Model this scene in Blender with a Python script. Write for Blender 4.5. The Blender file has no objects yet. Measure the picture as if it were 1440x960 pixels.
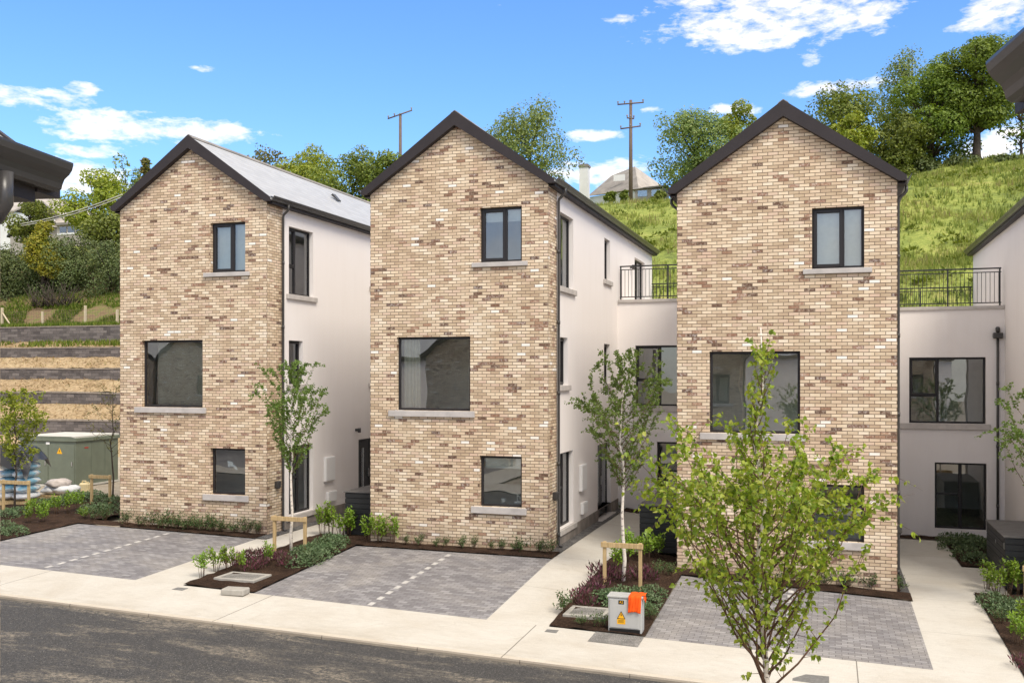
import bpy, math, random
from mathutils import Vector, Matrix, noise
random.seed(7)
S = bpy.context.scene
COL = S.collection
rad = math.radians

# ------------------------------------------------------------------ camera numbers (measured from the photograph)
FPX, CX, YH, EYE = 1360.0, 720.0, 525.0, 4.30
TH = rad(18.1)
sT, cT = math.sin(TH), math.cos(TH)
D = 22.43                                     # the front walls of the terrace stand on the plane Y = D

def ray(px, py):
    u = (px - CX) / FPX; v = (YH - py) / FPX
    return Vector((u*cT - sT, u*sT + cT, v))
def at(px, py, Y):                            # a pixel of the survey turned into a point at the distance Y
    r = ray(px, py); t = Y / r.y
    return Vector((r.x*t, Y, EYE + r.z*t))

def lerp(a, b, t): return a + (b - a)*t
def pw(T, x):
    if x <= T[0][0]: return T[0][1]
    for (a, b), (c, d) in zip(T, T[1:]):
        if x <= c: return lerp(b, d, (x - a)/(c - a))
    return T[-1][1]
ZB = [(-60, .9), (-30, .35), (-19.75, .12), (-14, 0), (-11.2, 0), (-6.2, -.02), (-3.1, -.22), (1.7, -.45), (5, -.46), (40, -1.4)]
def zf(X): return -.2 - .027*(X + 11.2)
def gz(X, Y):
    b = pw(ZB, X); f = zf(X)
    if Y <= 15.15: return f - .04
    if Y <= 17.2: return lerp(f - .04, f, (Y - 15.15)/2.05)
    if Y <= 21.7: return lerp(f, b, (Y - 17.2)/4.5)
    return b
def onG(px, py):
    z = 0.0; r = ray(px, py); p = None
    for i in range(40):
        t = (z - EYE)/r.z; p = Vector((r.x*t, r.y*t, z)); z = .5*z + .5*gz(p.x, p.y)
    p.z = gz(p.x, p.y)
    return p

HR = [(33, -.3), (37, .2), (40, 4.6), (45, 7.6), (60, 13.4), (72, 16.8), (80, 18.5), (90, 18.4), (130, 19.0), (260, 18)]
HL = [(33, .1), (38, .0), (40.2, .6), (44.4, 3.2), (48.4, 5.4), (49.6, 7.2), (52, 8.7), (60, 12.6), (75, 16.4), (100, 18), (130, 19.5), (260, 20)]
def hz(X, Y):
    k = min(1, max(0, (X + 35)/11.0)); k = k*k*(3 - 2*k)
    z = lerp(pw(HL, Y), pw(HR, Y), k)
    if Y > 50:
        a = min(1, (Y - 50)/12)
        z += a*(noise.noise(Vector((X*.09, Y*.09, 0)))*.7 + noise.noise(Vector((X*.3, Y*.3, 4)))*.34 + noise.noise(Vector((X*.7, Y*.7, 8)))*.16 + max(0, min(30, X + 12))*.07)
    elif k > .9 and Y > 40:
        z += noise.noise(Vector((X*.3, Y*.3, 4)))*.2
    return z

# ------------------------------------------------------------------ mesh helper
class MB:
    def __init__(s): s.v = []; s.f = []; s.m = []; s.mi = 0; s.smooth = []; s.sm = False
    def vert(s, *p): s.v.append(tuple(p)); return len(s.v) - 1
    def face(s, idx): s.f.append(tuple(idx)); s.m.append(s.mi); s.smooth.append(s.sm)
    def poly(s, pts): s.face([s.vert(*p) for p in pts])
    def box(s, x0, x1, y0, y1, z0, z1):
        x0, x1 = min(x0, x1), max(x0, x1); y0, y1 = min(y0, y1), max(y0, y1); z0, z1 = min(z0, z1), max(z0, z1)
        b = len(s.v)
        for z in (z0, z1):
            for x, y in ((x0, y0), (x1, y0), (x1, y1), (x0, y1)): s.v.append((x, y, z))
        for q in ((3, 2, 1, 0), (4, 5, 6, 7), (0, 1, 5, 4), (1, 2, 6, 5), (2, 3, 7, 6), (3, 0, 4, 7)): s.face([b + i for i in q])
    def bbox(s, x0, x1, y0, y1, z0, z1, c=.01):          # box with chamfered edges
        x0, x1 = min(x0, x1), max(x0, x1); y0, y1 = min(y0, y1), max(y0, y1); z0, z1 = min(z0, z1), max(z0, z1)
        c = min(c, (x1-x0)*.45, (y1-y0)*.45, (z1-z0)*.45)
        b = len(s.v); X = (x0, x1); Y = (y0, y1); Z = (z0, z1); d = (c, -c); id = {}
        for i in (0, 1):
            for j in (0, 1):
                for k in (0, 1):
                    id[i, j, k, 0] = s.vert(X[i], Y[j]+d[j], Z[k]+d[k])
                    id[i, j, k, 1] = s.vert(X[i]+d[i], Y[j], Z[k]+d[k])
                    id[i, j, k, 2] = s.vert(X[i]+d[i], Y[j]+d[j], Z[k])
        def q(l, flip): s.face(l if not flip else l[::-1])
        for i in (0, 1):
            q([id[i,0,0,0], id[i,1,0,0], id[i,1,1,0], id[i,0,1,0]], i == 0)
            q([id[0,i,0,1], id[1,i,0,1], id[1,i,1,1], id[0,i,1,1]], i == 1)
            q([id[0,0,i,2], id[1,0,i,2], id[1,1,i,2], id[0,1,i,2]], i == 0)
        for a in (0, 1):
            for e in (0, 1):
                q([id[a,e,0,0], id[a,e,1,0], id[a,e,1,1], id[a,e,0,1]], (a+e) % 2 == 0)
                q([id[a,0,e,0], id[a,1,e,0], id[a,1,e,2], id[a,0,e,2]], (a+e) % 2 == 1)
                q([id[0,a,e,1], id[1,a,e,1], id[1,a,e,2], id[0,a,e,2]], (a+e) % 2 == 0)
        for i in (0, 1):
            for j in (0, 1):
                for k in (0, 1):
                    q([id[i,j,k,0], id[i,j,k,1], id[i,j,k,2]], (i+j+k) % 2 == 0)
    def prism(s, prof, mapf, a, b, caps=True):           # closed profile extruded from a to b; mapf(p, q, t) -> xyz
        n = len(prof)
        i0 = [s.vert(*mapf(p, q, a)) for p, q in prof]; i1 = [s.vert(*mapf(p, q, b)) for p, q in prof]
        for k in range(n): s.face([i0[k], i0[(k+1) % n], i1[(k+1) % n], i1[k]])
        if caps: s.face(i0[::-1]); s.face(i1)
    def tube(s, pts, rs, n=7, cap=True):
        pts = [Vector(p) for p in pts]
        if not hasattr(rs, '__len__'): rs = [rs]*len(pts)
        rings = []; ref = None
        for i, p in enumerate(pts):
            d = (pts[min(i+1, len(pts)-1)] - pts[max(i-1, 0)])
            if d.length < 1e-9: d = Vector((0, 0, 1))
            d.normalize()
            if ref is None: ref = d.orthogonal().normalized()
            ref = (ref - d*ref.dot(d))
            if ref.length < 1e-6: ref = d.orthogonal()
            ref.normalize(); bb = d.cross(ref)
            rings.append([s.vert(*(p + (ref*math.cos(6.28318*k/n) + bb*math.sin(6.28318*k/n))*rs[i])) for k in range(n)])
        o = s.sm; s.sm = True
        for r0, r1 in zip(rings, rings[1:]):
            for k in range(n): s.face([r0[k], r0[(k+1) % n], r1[(k+1) % n], r1[k]])
        s.sm = o
        if cap: s.face(rings[0][::-1]); s.face(rings[-1])
    def grid(s, x0, x1, y0, y1, fz, dx=.5, dy=.5):
        nx = max(1, int(math.ceil((x1-x0)/dx))); ny = max(1, int(math.ceil((y1-y0)/dy)))
        id = [[s.vert(lerp(x0, x1, i/nx), lerp(y0, y1, j/ny), fz(lerp(x0, x1, i/nx), lerp(y0, y1, j/ny))) for i in range(nx+1)] for j in range(ny+1)]
        for j in range(ny):
            for i in range(nx): s.face([id[j][i], id[j][i+1], id[j+1][i+1], id[j+1][i]])
        return id
    def blob(s, c, r, sub=10, rough=.15, seed=0, flat=None):
        rows = []; c = Vector(c)
        for j in range(sub+1):
            ph = math.pi*j/sub; row = []
            for i in range(sub*2):
                th = math.pi*i/sub
                d = Vector((math.sin(ph)*math.cos(th), math.sin(ph)*math.sin(th), math.cos(ph)))
                k = 1 + rough*noise.noise(d*2.2 + Vector((seed, seed*2, 0)))*2
                p = Vector((d.x*r[0], d.y*r[1], d.z*r[2]))*k + c
                if flat is not None: p.z = max(p.z, flat)
                row.append(s.vert(*p))
            rows.append(row)
        o = s.sm; s.sm = True; n = sub*2
        for j in range(sub):
            for i in range(n): s.face([rows[j][i], rows[j+1][i], rows[j+1][(i+1) % n], rows[j][(i+1) % n]])
        s.sm = o
    def leaf(s, p, d, nrm, L, W, fold=.2, kind=0):
        side = d.cross(nrm)
        if side.length < 1e-5: side = d.orthogonal()
        side.normalize(); up = side.cross(d).normalized()
        if kind == 0:
            a = s.vert(*p); b = s.vert(*(p + d*L*.45 + side*W*.5 + up*fold*W)); c = s.vert(*(p + d*L)); e = s.vert(*(p + d*L*.45 - side*W*.5 + up*fold*W))
            s.face([a, b, c, e])
        else:
            a = s.vert(*p); t = s.vert(*(p + d*L - up*L*.12)); m = s.vert(*(p + d*L*.4))
            l1 = s.vert(*(p + d*L*.16 + side*W*.42 + up*fold*W)); l2 = s.vert(*(p + d*L*.45 + side*W*.46 + up*fold*W))
            r1 = s.vert(*(p + d*L*.16 - side*W*.42 + up*fold*W)); r2 = s.vert(*(p + d*L*.45 - side*W*.46 + up*fold*W))
            s.face([a, l1, l2, m]); s.face([m, l2, t]); s.face([a, m, r2, r1]); s.face([m, t, r2])
    def mesh(s, name, mats):
        me = bpy.data.meshes.new(name); me.from_pydata(s.v, [], s.f)
        mats = mats if isinstance(mats, (list, tuple)) else [mats]
        for m in mats: me.materials.append(m)
        if len(mats) > 1: me.polygons.foreach_set('material_index', s.m)
        me.polygons.foreach_set('use_smooth', s.smooth); me.update()
        return me
    def build(s, name, mats, parent=None, loc=(0, 0, 0), rot=0):
        o = bpy.data.objects.new(name, s.mesh(name, mats)); COL.objects.link(o)
        o.location = loc; o.rotation_euler = (0, 0, rot)
        if parent: o.parent = parent
        return o

def tag(o, label=None, cat=None, group=None, kind=None):
    if label: o['label'] = label
    if cat: o['category'] = cat
    if group: o['group'] = group
    if kind: o['kind'] = kind
    return o
def empty(name, loc=(0, 0, 0), rot=0, label=None, cat=None, group=None):
    o = bpy.data.objects.new(name, None); COL.objects.link(o); o.location = loc; o.rotation_euler = (0, 0, rot)
    return tag(o, label, cat, group)
KIDS = {}
def copy_tree(o, parent=None):
    c = o.copy(); COL.objects.link(c)
    if parent: c.parent = parent
    for ch in [x for x in list(bpy.data.objects) if x.parent is o]: copy_tree(ch, c)
    return c

# ------------------------------------------------------------------ node helper and materials
class G:
    def __init__(s, nt): s.nt = nt; s.N = nt.nodes; s.L = nt.links
    def n(s, t, **kw):
        x = s.N.new(t)
        for k, v in kw.items(): setattr(x, k, v)
        return x
    def put(s, sock, v):
        if isinstance(v, bpy.types.NodeSocket): s.L.new(v, sock)
        elif v is not None:
            if hasattr(sock.default_value, '__len__') and not hasattr(v, '__len__'): v = (v,)*len(sock.default_value)
            if hasattr(v, '__len__') and len(v) == 3 and len(sock.default_value) == 4: v = (*v, 1)
            sock.default_value = v
    def m(s, op, a, b=None, c=None, clamp=False):
        x = s.n('ShaderNodeMath', operation=op, use_clamp=clamp)
        for i, v in enumerate((a, b, c)):
            if v is not None: s.put(x.inputs[i], v)
        return x.outputs[0]
    def mix(s, f, a, b, t='MIX'):
        x = s.n('ShaderNodeMix', data_type='RGBA', blend_type=t)
        s.put(x.inputs[0], f); s.put(x.inputs[6], a); s.put(x.inputs[7], b)
        return x.outputs[2]
    def noise(s, vec, scale, detail=3, rough=.55, dist=0):
        x = s.n('ShaderNodeTexNoise'); s.put(x.inputs['Vector'], vec); s.put(x.inputs['Scale'], scale); s.put(x.inputs['Detail'], detail); s.put(x.inputs['Roughness'], rough); s.put(x.inputs['Distortion'], dist)
        return x.outputs['Fac']
    def ramp(s, f, stops, interp='LINEAR'):
        x = s.n('ShaderNodeValToRGB'); r = x.color_ramp; r.interpolation = interp
        while len(r.elements) < len(stops): r.elements.new(.5)
        for e, (p, c) in zip(r.elements, stops):
            e.position = p; e.color = (*c, 1) if hasattr(c, '__len__') else (c, c, c, 1)
        s.put(x.inputs[0], f); return x.outputs[0]
    def mr(s, v, a, b, c=0, d=1):
        x = s.n('ShaderNodeMapRange'); s.put(x.inputs[0], v); s.put(x.inputs[1], a); s.put(x.inputs[2], b); s.put(x.inputs[3], c); s.put(x.inputs[4], d)
        return x.outputs[0]
    def xyz(s, v):
        x = s.n('ShaderNodeSeparateXYZ'); s.put(x.inputs[0], v); return x.outputs
    def comb(s, a, b, c):
        x = s.n('ShaderNodeCombineXYZ')
        for i, v in enumerate((a, b, c)): s.put(x.inputs[i], v)
        return x.outputs[0]
    def scale(s, v, k):
        x = s.n('ShaderNodeVectorMath', operation='MULTIPLY'); s.put(x.inputs[0], v); x.inputs[1].default_value = k
        return x.outputs[0]
    def bump(s, h, strength=.4, dist=.01):
        x = s.n('ShaderNodeBump'); x.inputs['Strength'].default_value = strength; x.inputs['Distance'].default_value = dist
        s.put(x.inputs['Height'], h); return x.outputs[0]

def newmat(name):
    m = bpy.data.materials.new(name); m.use_nodes = True
    g = G(m.node_tree); b = g.N['Principled BSDF']
    return m, g, b
def plain(name, col, rough=.5, spec=.5, metal=0, var=0, vscale=3, bump=0, bscale=40, hue=None):
    m, g, b = newmat(name)
    tc = g.n('ShaderNodeTexCoord').outputs['Object']
    c = col
    if var:
        nz = g.noise(tc, vscale, 4, .6)
        dark = tuple(x*(1-var) for x in col); lite = tuple(min(1, x*(1+var)) for x in col)
        if hue: dark = tuple(x*h for x, h in zip(dark, hue))
        c = g.ramp(nz, [(.3, dark), (.7, lite)])
    g.put(b.inputs['Base Color'], c); b.inputs['Roughness'].default_value = rough
    b.inputs['Specular IOR Level'].default_value = spec; b.inputs['Metallic'].default_value = metal
    if bump: g.put(b.inputs['Normal'], g.bump(g.noise(tc, bscale, 4), bump, .01))
    return m

def brick_mat():
    m, g, b = newmat('brick')
    tc = g.n('ShaderNodeTexCoord'); o = g.xyz(tc.outputs['Object']); nn = g.xyz(tc.outputs['Normal'])
    side = g.m('GREATER_THAN', g.m('ABSOLUTE', nn[0]), .5)
    u = g.m('ADD', o[0], g.m('MULTIPLY', g.m('SUBTRACT', g.m('ADD', o[1], .1), o[0]), side))
    V = g.m('DIVIDE', g.m('ADD', o[2], 3.0), .075); row = g.m('FLOOR', V); fv = g.m('FRACT', V)
    U = g.m('ADD', g.m('DIVIDE', g.m('ADD', u, 9), .225), g.m('MULTIPLY', g.m('MODULO', row, 2), .5)); cl = g.m('FLOOR', U); fu = g.m('FRACT', U)
    mort = g.m('MAXIMUM', g.m('LESS_THAN', fu, .062), g.m('LESS_THAN', fv, .19))
    info = g.n('ShaderNodeObjectInfo')
    wn = g.n('ShaderNodeTexWhiteNoise', noise_dimensions='3D'); g.put(wn.inputs['Vector'], g.comb(cl, row, g.m('ADD', side, g.m('MULTIPLY', info.outputs['Random'], 57.3))))
    r1 = wn.outputs['Value']; rc = g.xyz(wn.outputs['Color'])
    clus = g.noise(g.comb(g.m('MULTIPLY', cl, .33), g.m('MULTIPLY', row, .30), g.m('MULTIPLY', info.outputs['Random'], 9)), 1.0, 2, .6)
    r = g.m('ADD', r1, g.m('MULTIPLY', g.m('SUBTRACT', clus, .5), 1.15))
    base = g.ramp(rc[0], [(0, (.54, .415, .28)), (.15, (.63, .50, .35)), (.34, (.69, .555, .40)), (.50, (.75, .62, .46)), (.64, (.66, .51, .38)), (.74, (.52, .39, .265)), (.84, (.80, .68, .53)), (.94, (.87, .81, .73))], 'CONSTANT')
    dk = g.ramp(rc[1], [(0, (.21, .115, .075)), (.3, (.31, .175, .115)), (.55, (.14, .08, .055)), (.72, (.38, .23, .15))], 'CONSTANT')
    blot = g.noise(tc.outputs['Object'], 16, 4, .7)
    dk2 = g.mix(g.mr(blot, .46, .85), dk, base)
    isd = g.m('GREATER_THAN', r, .90)
    c = g.mix(isd, base, dk2)
    sp = g.noise(tc.outputs['Object'], 60, 3, .7)
    c = g.mix(.4, c, g.ramp(sp, [(.3, (.38, .36, .34)), (.7, (.62, .63, .64))]), 'OVERLAY')
    low = g.noise(tc.outputs['Object'], .5, 4, .6)
    c = g.mix(.35, c, g.ramp(low, [(.3, (.40, .38, .36)), (.7, (.58, .58, .58))]), 'OVERLAY')
    dmp = g.m('MULTIPLY', g.mr(o[2], .75, -.05), g.mr(g.noise(tc.outputs['Object'], 1.6, 5, .65), .32, .62)); c = g.mix(g.m('MULTIPLY', dmp, .5), c, (.33, .26, .205))
    stk = g.noise(g.scale(tc.outputs['Object'], (2.2, 2.2, .22)), 1.0, 4, .65)
    c = g.mix(.45, c, g.ramp(stk, [(.32, (.38, .36, .34)), (.55, (.5, .5, .5)), (.75, (.56, .555, .55))]), 'OVERLAY')
    mc = g.ramp(g.noise(tc.outputs['Object'], 3, 3), [(.3, (.12, .085, .058)), (.7, (.22, .16, .11))])
    c = g.mix(mort, c, mc)
    g.put(b.inputs['Base Color'], c); b.inputs['Roughness'].default_value = .85; b.inputs['Specular IOR Level'].default_value = .25
    h = g.m('ADD', g.m('SUBTRACT', 1, mort), g.m('MULTIPLY', sp, .5))
    g.put(b.inputs['Normal'], g.bump(h, .5, .012))
    return m

def paver_mat(name, along_x=True):
    m, g, b = newmat(name)
    o = g.xyz(g.n('ShaderNodeTexCoord').outputs['Object']); tcv = g.n('ShaderNodeTexCoord').outputs['Object']
    V = g.m('DIVIDE', g.m('ADD', o[1], 50), .105); row = g.m('FLOOR', V); fv = g.m('FRACT', V)
    U = g.m('ADD', g.m('DIVIDE', g.m('ADD', o[0], 80), .21), g.m('MULTIPLY', g.m('MODULO', row, 2), .5)); cl = g.m('FLOOR', U); fu = g.m('FRACT', U)
    j = g.m('MAXIMUM', g.m('LESS_THAN', fu, .045), g.m('LESS_THAN', fv, .09))
    wn = g.n('ShaderNodeTexWhiteNoise', noise_dimensions='2D'); g.put(wn.inputs['Vector'], g.comb(cl, row, 0))
    base = g.ramp(wn.outputs['Value'], [(0, (.155, .146, .150)), (.35, (.19, .181, .185)), (.7, (.225, .215, .218)), (1, (.29, .28, .28))])
    dust = g.noise(tcv, .55, 5, .65, .6)
    base = g.mix(g.mr(dust, .46, .72, 0, .38), base, (.46, .42, .36))
    spk = g.noise(tcv, 9, 4, .75)
    base = g.mix(g.mr(spk, .66, .78, 0, .5), base, (.50, .47, .42))
    fine = g.noise(tcv, 70, 2)
    base = g.mix(.5, base, g.ramp(fine, [(.3, .4), (.7, .6)]), 'OVERLAY')
    c = g.mix(g.m('MULTIPLY', j, .85), base, (.06, .055, .05))
    g.put(b.inputs['Base Color'], c); b.inputs['Roughness'].default_value = .75
    g.put(b.inputs['Normal'], g.bump(g.m('SUBTRACT', 1, j), .5, .008))
    return m

def concrete_mat(name, col, joints=None, stain=(.40, .345, .27)):
    m, g, b = newmat(name)
    tcv = g.n('ShaderNodeTexCoord').outputs['Object']; o = g.xyz(tcv)
    n1 = g.noise(tcv, .7, 5, .65, .4); n2 = g.noise(tcv, 5, 5, .7); n3 = g.noise(tcv, 55, 2)
    c = g.mix(g.mr(n1, .42, .72, 0, .5), col, stain)
    sp2 = g.noise(tcv, 2.3, 6, .8, 1.2); c = g.mix(g.mr(sp2, .60, .70, 0, .35), c, (.30, .26, .20))
    c = g.mix(g.mr(n2, .5, .8, 0, .3), c, tuple(x*.72 for x in col))
    br = g.noise(g.scale(tcv, (3, 60, 1)), 1, 2)                  # brushed finish
    c = g.mix(.35, c, g.ramp(br, [(.35, .42), (.65, .56)]), 'OVERLAY')
    c = g.mix(.4, c, g.ramp(n3, [(.3, .4), (.7, .6)]), 'OVERLAY')
    if name == 'footpath_concrete':
        kd = g.m('MULTIPLY', g.mr(o[1], 15.9, 15.3), g.mr(g.noise(g.scale(tcv, (.8, 2, 1)), 2.0, 5, .7), .40, .65))
        c = g.mix(g.m('MULTIPLY', kd, .45), c, (.33, .28, .21))
    if name == 'pale_concrete':
        fy = g.m('LESS_THAN', g.m('FRACT', g.m('DIVIDE', g.m('ADD', o[1], 1.3), 2.6)), .006); c = g.mix(g.m('MULTIPLY', fy, .55), c, (.2, .17, .13))
    if joints:
        sx, ox = joints
        f = g.m('FRACT', g.m('DIVIDE', g.m('ADD', o[0], ox), sx))
        jl = g.m('LESS_THAN', f, .012/sx*1.6)
        c = g.mix(g.m('MULTIPLY', jl, .8), c, (.10, .085, .07))
    g.put(b.inputs['Base Color'], c); b.inputs['Roughness'].default_value = .8; b.inputs['Specular IOR Level'].default_value = .3
    g.put(b.inputs['Normal'], g.bump(g.m('ADD', g.m('MULTIPLY', n3, .4), br), .15, .006))
    return m

def asphalt_mat():
    m, g, b = newmat('asphalt')
    tcv = g.n('ShaderNodeTexCoord').outputs['Object']
    n3 = g.noise(tcv, 70, 3, .8); vo = g.n('ShaderNodeTexVoronoi'); g.put(vo.inputs['Vector'], tcv); vo.inputs['Scale'].default_value = 75
    c = g.ramp(vo.outputs['Color'], [(.1, (.018, .017, .016)), (.5, (.042, .040, .038)), (.85, (.085, .08, .075)), (1, (.34, .31, .28))])
    st = g.noise(g.scale(tcv, (.42, 1.5, 1)), 1.0, 6, .72, .3)
    st2 = g.noise(g.scale(tcv, (1, 1.3, 1)), 11, 6, .9)
    f = g.m('MULTIPLY', g.mr(st, .485, .62), g.mr(st2, .45, .57))
    c = g.mix(g.m('MULTIPLY', f, .72), c, (.33, .28, .21))
    c = g.mix(g.mr(g.noise(g.scale(tcv, (.3, .8, 1)), .8, 4), .5, .75, 0, .4), c, (.03, .029, .029))
    g.put(b.inputs['Base Color'], c); b.inputs['Roughness'].default_value = .85
    g.put(b.inputs['Normal'], g.bump(n3, .6, .012))
    return m

def soil_mat(name, stops, sc=18, bmp=.8):
    m, g, b = newmat(name)
    tcv = g.n('ShaderNodeTexCoord').outputs['Object']
    n1 = g.noise(tcv, sc, 5, .8); n2 = g.noise(tcv, sc*.08, 3)
    f = g.m('ADD', g.m('MULTIPLY', n1, .75), g.m('MULTIPLY', n2, .25))
    g.put(b.inputs['Base Color'], g.ramp(f, stops)); b.inputs['Roughness'].default_value = .95; b.inputs['Specular IOR Level'].default_value = .1
    g.put(b.inputs['Normal'], g.bump(n1, bmp, .05))
    return m

def slate_mat():
    m, g, b = newmat('slate')
    tcv = g.n('ShaderNodeTexCoord').outputs['Object']; o = g.xyz(tcv)
    V = g.m('DIVIDE', g.m('ADD', o[2], 5), .118); row = g.m('FLOOR', V); fv = g.m('FRACT', V)
    U = g.m('ADD', g.m('DIVIDE', g.m('ADD', o[1], 5), .30), g.m('MULTIPLY', g.m('MODULO', row, 2), .5)); cl = g.m('FLOOR', U); fu = g.m('FRACT', U)
    wn = g.n('ShaderNodeTexWhiteNoise', noise_dimensions='2D'); g.put(wn.inputs['Vector'], g.comb(cl, row, 0))
    c = g.ramp(wn.outputs['Value'], [(0, (.37, .37, .365)), (.5, (.40, .40, .395)), (1, (.43, .43, .425))])
    j = g.m('MAXIMUM', g.m('GREATER_THAN', fv, .90), g.m('MULTIPLY', g.m('LESS_THAN', fu, .03), .8))
    c = g.mix(g.m('MULTIPLY', j, .45), c, (.16, .16, .165))
    g.put(b.inputs['Base Color'], c); b.inputs['Roughness'].default_value = .42
    g.put(b.inputs['Normal'], g.bump(g.m('SUBTRACT', 1, fv), .35, .01))
    return m

def glass_mat(name='window_glass', refl=.16, tint=(.86, .92, .88)):
    m = bpy.data.materials.new(name); m.use_nodes = True; g = G(m.node_tree); g.N.clear()
    out = g.n('ShaderNodeOutputMaterial'); tr = g.n('ShaderNodeBsdfTransparent'); gl = g.n('ShaderNodeBsdfGlossy')
    tr.inputs[0].default_value = (*tint, 1); gl.inputs['Roughness'].default_value = 0; gl.inputs['Color'].default_value = (.95, .97, 1, 1)
    fr = g.n('ShaderNodeFresnel'); fr.inputs['IOR'].default_value = 1.5
    tcv = g.n('ShaderNodeTexCoord').outputs['Object']
    g.put(gl.inputs['Normal'], g.bump(g.noise(tcv, 1.3, 1), .045, .05))
    f = g.m('ADD', g.m('MULTIPLY', fr.outputs[0], .85), refl, clamp=True)
    mx = g.n('ShaderNodeMixShader'); g.put(mx.inputs[0], f); g.L.new(tr.outputs[0], mx.inputs[1]); g.L.new(gl.outputs[0], mx.inputs[2])
    g.L.new(mx.outputs[0], out.inputs[0])
    return m

def leaf_mat(name, cols, trans=.35, rough=.5, spec=.35):
    m, g, b = newmat(name)
    geo = g.n('ShaderNodeNewGeometry'); rnd = geo.outputs['Random Per Island']
    obj = g.n('ShaderNodeObjectInfo').outputs['Random']
    n = len(cols)
    c = g.ramp(rnd, [(i/(n-1), col) for i, col in enumerate(cols)])
    hs = g.n('ShaderNodeHueSaturation'); g.put(hs.inputs['Color'], c); g.put(hs.inputs['Value'], g.mr(obj, 0, 1, .88, 1.12)); g.put(hs.inputs['Hue'], g.mr(obj, 0, 1, .492, .508))
    c = hs.outputs[0]
    g.put(b.inputs['Base Color'], c); b.inputs['Roughness'].default_value = rough; b.inputs['Specular IOR Level'].default_value = spec
    tl = g.n('ShaderNodeBsdfTranslucent'); g.put(tl.inputs[0], g.mix(1, c, (1.0, 1.0, .45), 'MULTIPLY'))
    mx = g.n('ShaderNodeMixShader'); mx.inputs[0].default_value = trans
    g.L.new(b.outputs[0], mx.inputs[1]); g.L.new(tl.outputs[0], mx.inputs[2])
    g.L.new(mx.outputs[0], g.N['Material Output'].inputs[0])
    return m

M = {}
M['brick'] = brick_mat()
M['paver'] = paver_mat('driveway_blocks')
M['path'] = concrete_mat('pale_concrete', (.53, .50, .44), None)
M['foot'] = concrete_mat('footpath_concrete', (.54, .51, .45), (5.6, 5.16))
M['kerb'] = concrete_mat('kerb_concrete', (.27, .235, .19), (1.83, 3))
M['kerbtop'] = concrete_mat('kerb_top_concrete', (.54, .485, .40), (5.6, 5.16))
M['asphalt'] = asphalt_mat()
M['slate'] = slate_mat()
M['glass'] = glass_mat()
M['bark_mulch'] = soil_mat('bark_mulch', [(.36, (.012, .008, .006)), (.5, (.05, .030, .020)), (.60, (.10, .06, .040)), (.70, (.21, .14, .095))], 30, 1)
M['dirt'] = soil_mat('sandy_dirt', [(.3, (.20, .165, .125)), (.5, (.38, .325, .255)), (.7, (.56, .50, .41))], 7, .5)
M['gravel'] = soil_mat('gravel_stones', [(.36, (.045, .043, .042)), (.5, (.15, .145, .14)), (.64, (.36, .34, .32))], 38, 1)
M['straw'] = soil_mat('straw_slope', [(.34, (.17, .115, .06)), (.48, (.36, .26, .15)), (.58, (.47, .36, .22)), (.68, (.24, .25, .08))], 6, .8)
M['earth'] = soil_mat('bare_earth', [(.36, (.09, .06, .035)), (.5, (.20, .14, .08)), (.6, (.13, .16, .04)), (.7, (.09, .15, .03))], 1.6, .8)
def white_render():
    m, g, b = newmat('white_render')
    tcv = g.n('ShaderNodeTexCoord').outputs['Object']
    n1 = g.noise(g.scale(tcv, (1, 1, .25)), 1.2, 5, .65); n2 = g.noise(tcv, 90, 2); n3 = g.noise(tcv, .4, 3)
    c = g.mix(g.mr(n1, .5, .8, 0, .35), (.79, .745, .715), (.68, .63, .60))
    c = g.mix(g.mr(n3, .45, .7, 0, .3), c, (.82, .785, .76))
    n4 = g.noise(g.scale(tcv, (5, 5, .35)), 1.0, 4, .7)
    c = g.mix(.22, c, g.ramp(n4, [(.3, (.40, .385, .37)), (.6, (.52, .52, .52))]), 'OVERLAY'); c = g.mix(.3, c, g.ramp(n2, [(.3, .44), (.7, .56)]), 'OVERLAY')
    g.put(b.inputs['Base Color'], c); b.inputs['Roughness'].default_value = .9; b.inputs['Specular IOR Level'].default_value = .2
    g.put(b.inputs['Normal'], g.bump(n2, .4, .008))
    return m
M['render'] = white_render()
M['plinth'] = plain('plinth_render', (.24, .21, .185), .9, .2, var=.25, vscale=3)
M['sill'] = plain('sill_concrete', (.47, .435, .405), .8, .3, var=.12, vscale=4, bump=.15, bscale=90)
M['black'] = plain('black_upvc', (.050, .047, .045), .32, .4, var=.15, vscale=2)
M['barge'] = plain('bargeboard_upvc', (.036, .030, .031), .55, .2, var=.12, vscale=1.5)
M['frame'] = plain('anthracite_frame', (.022, .020, .021), .45, .3)
M['door'] = plain('dark_door', (.017, .019, .020), .35, .5)
M['room'] = plain('room_plaster', (.76, .74, .68), .9, .1, var=.08)
M['blind'] = plain('blind_fabric', (.72, .70, .64), .9, .1, var=.06, vscale=8)
M['dim_room'] = plain('dim_room_grey', (.40, .37, .31), .9, .1, var=.08)  # grey stands for room plaster in dim light
M['curtain'] = plain('curtain_linen', (.62, .58, .48), .9, .1, var=.08, vscale=8)
M['white'] = plain('white_plastic', (.78, .77, .75), .4, .5)
M['steel'] = plain('steel_handle', (.5, .5, .5), .3, .5, 1)
M['rail'] = plain('black_railing', (.014, .014, .015), .4, .5)
M['bin'] = plain('black_boards', (.016, .017, .018), .45, .5, var=.3, vscale=3)
M['bintop'] = plain('bin_lid_boards', (.115, .108, .102), .7, .3, var=.2, vscale=5)
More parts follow.
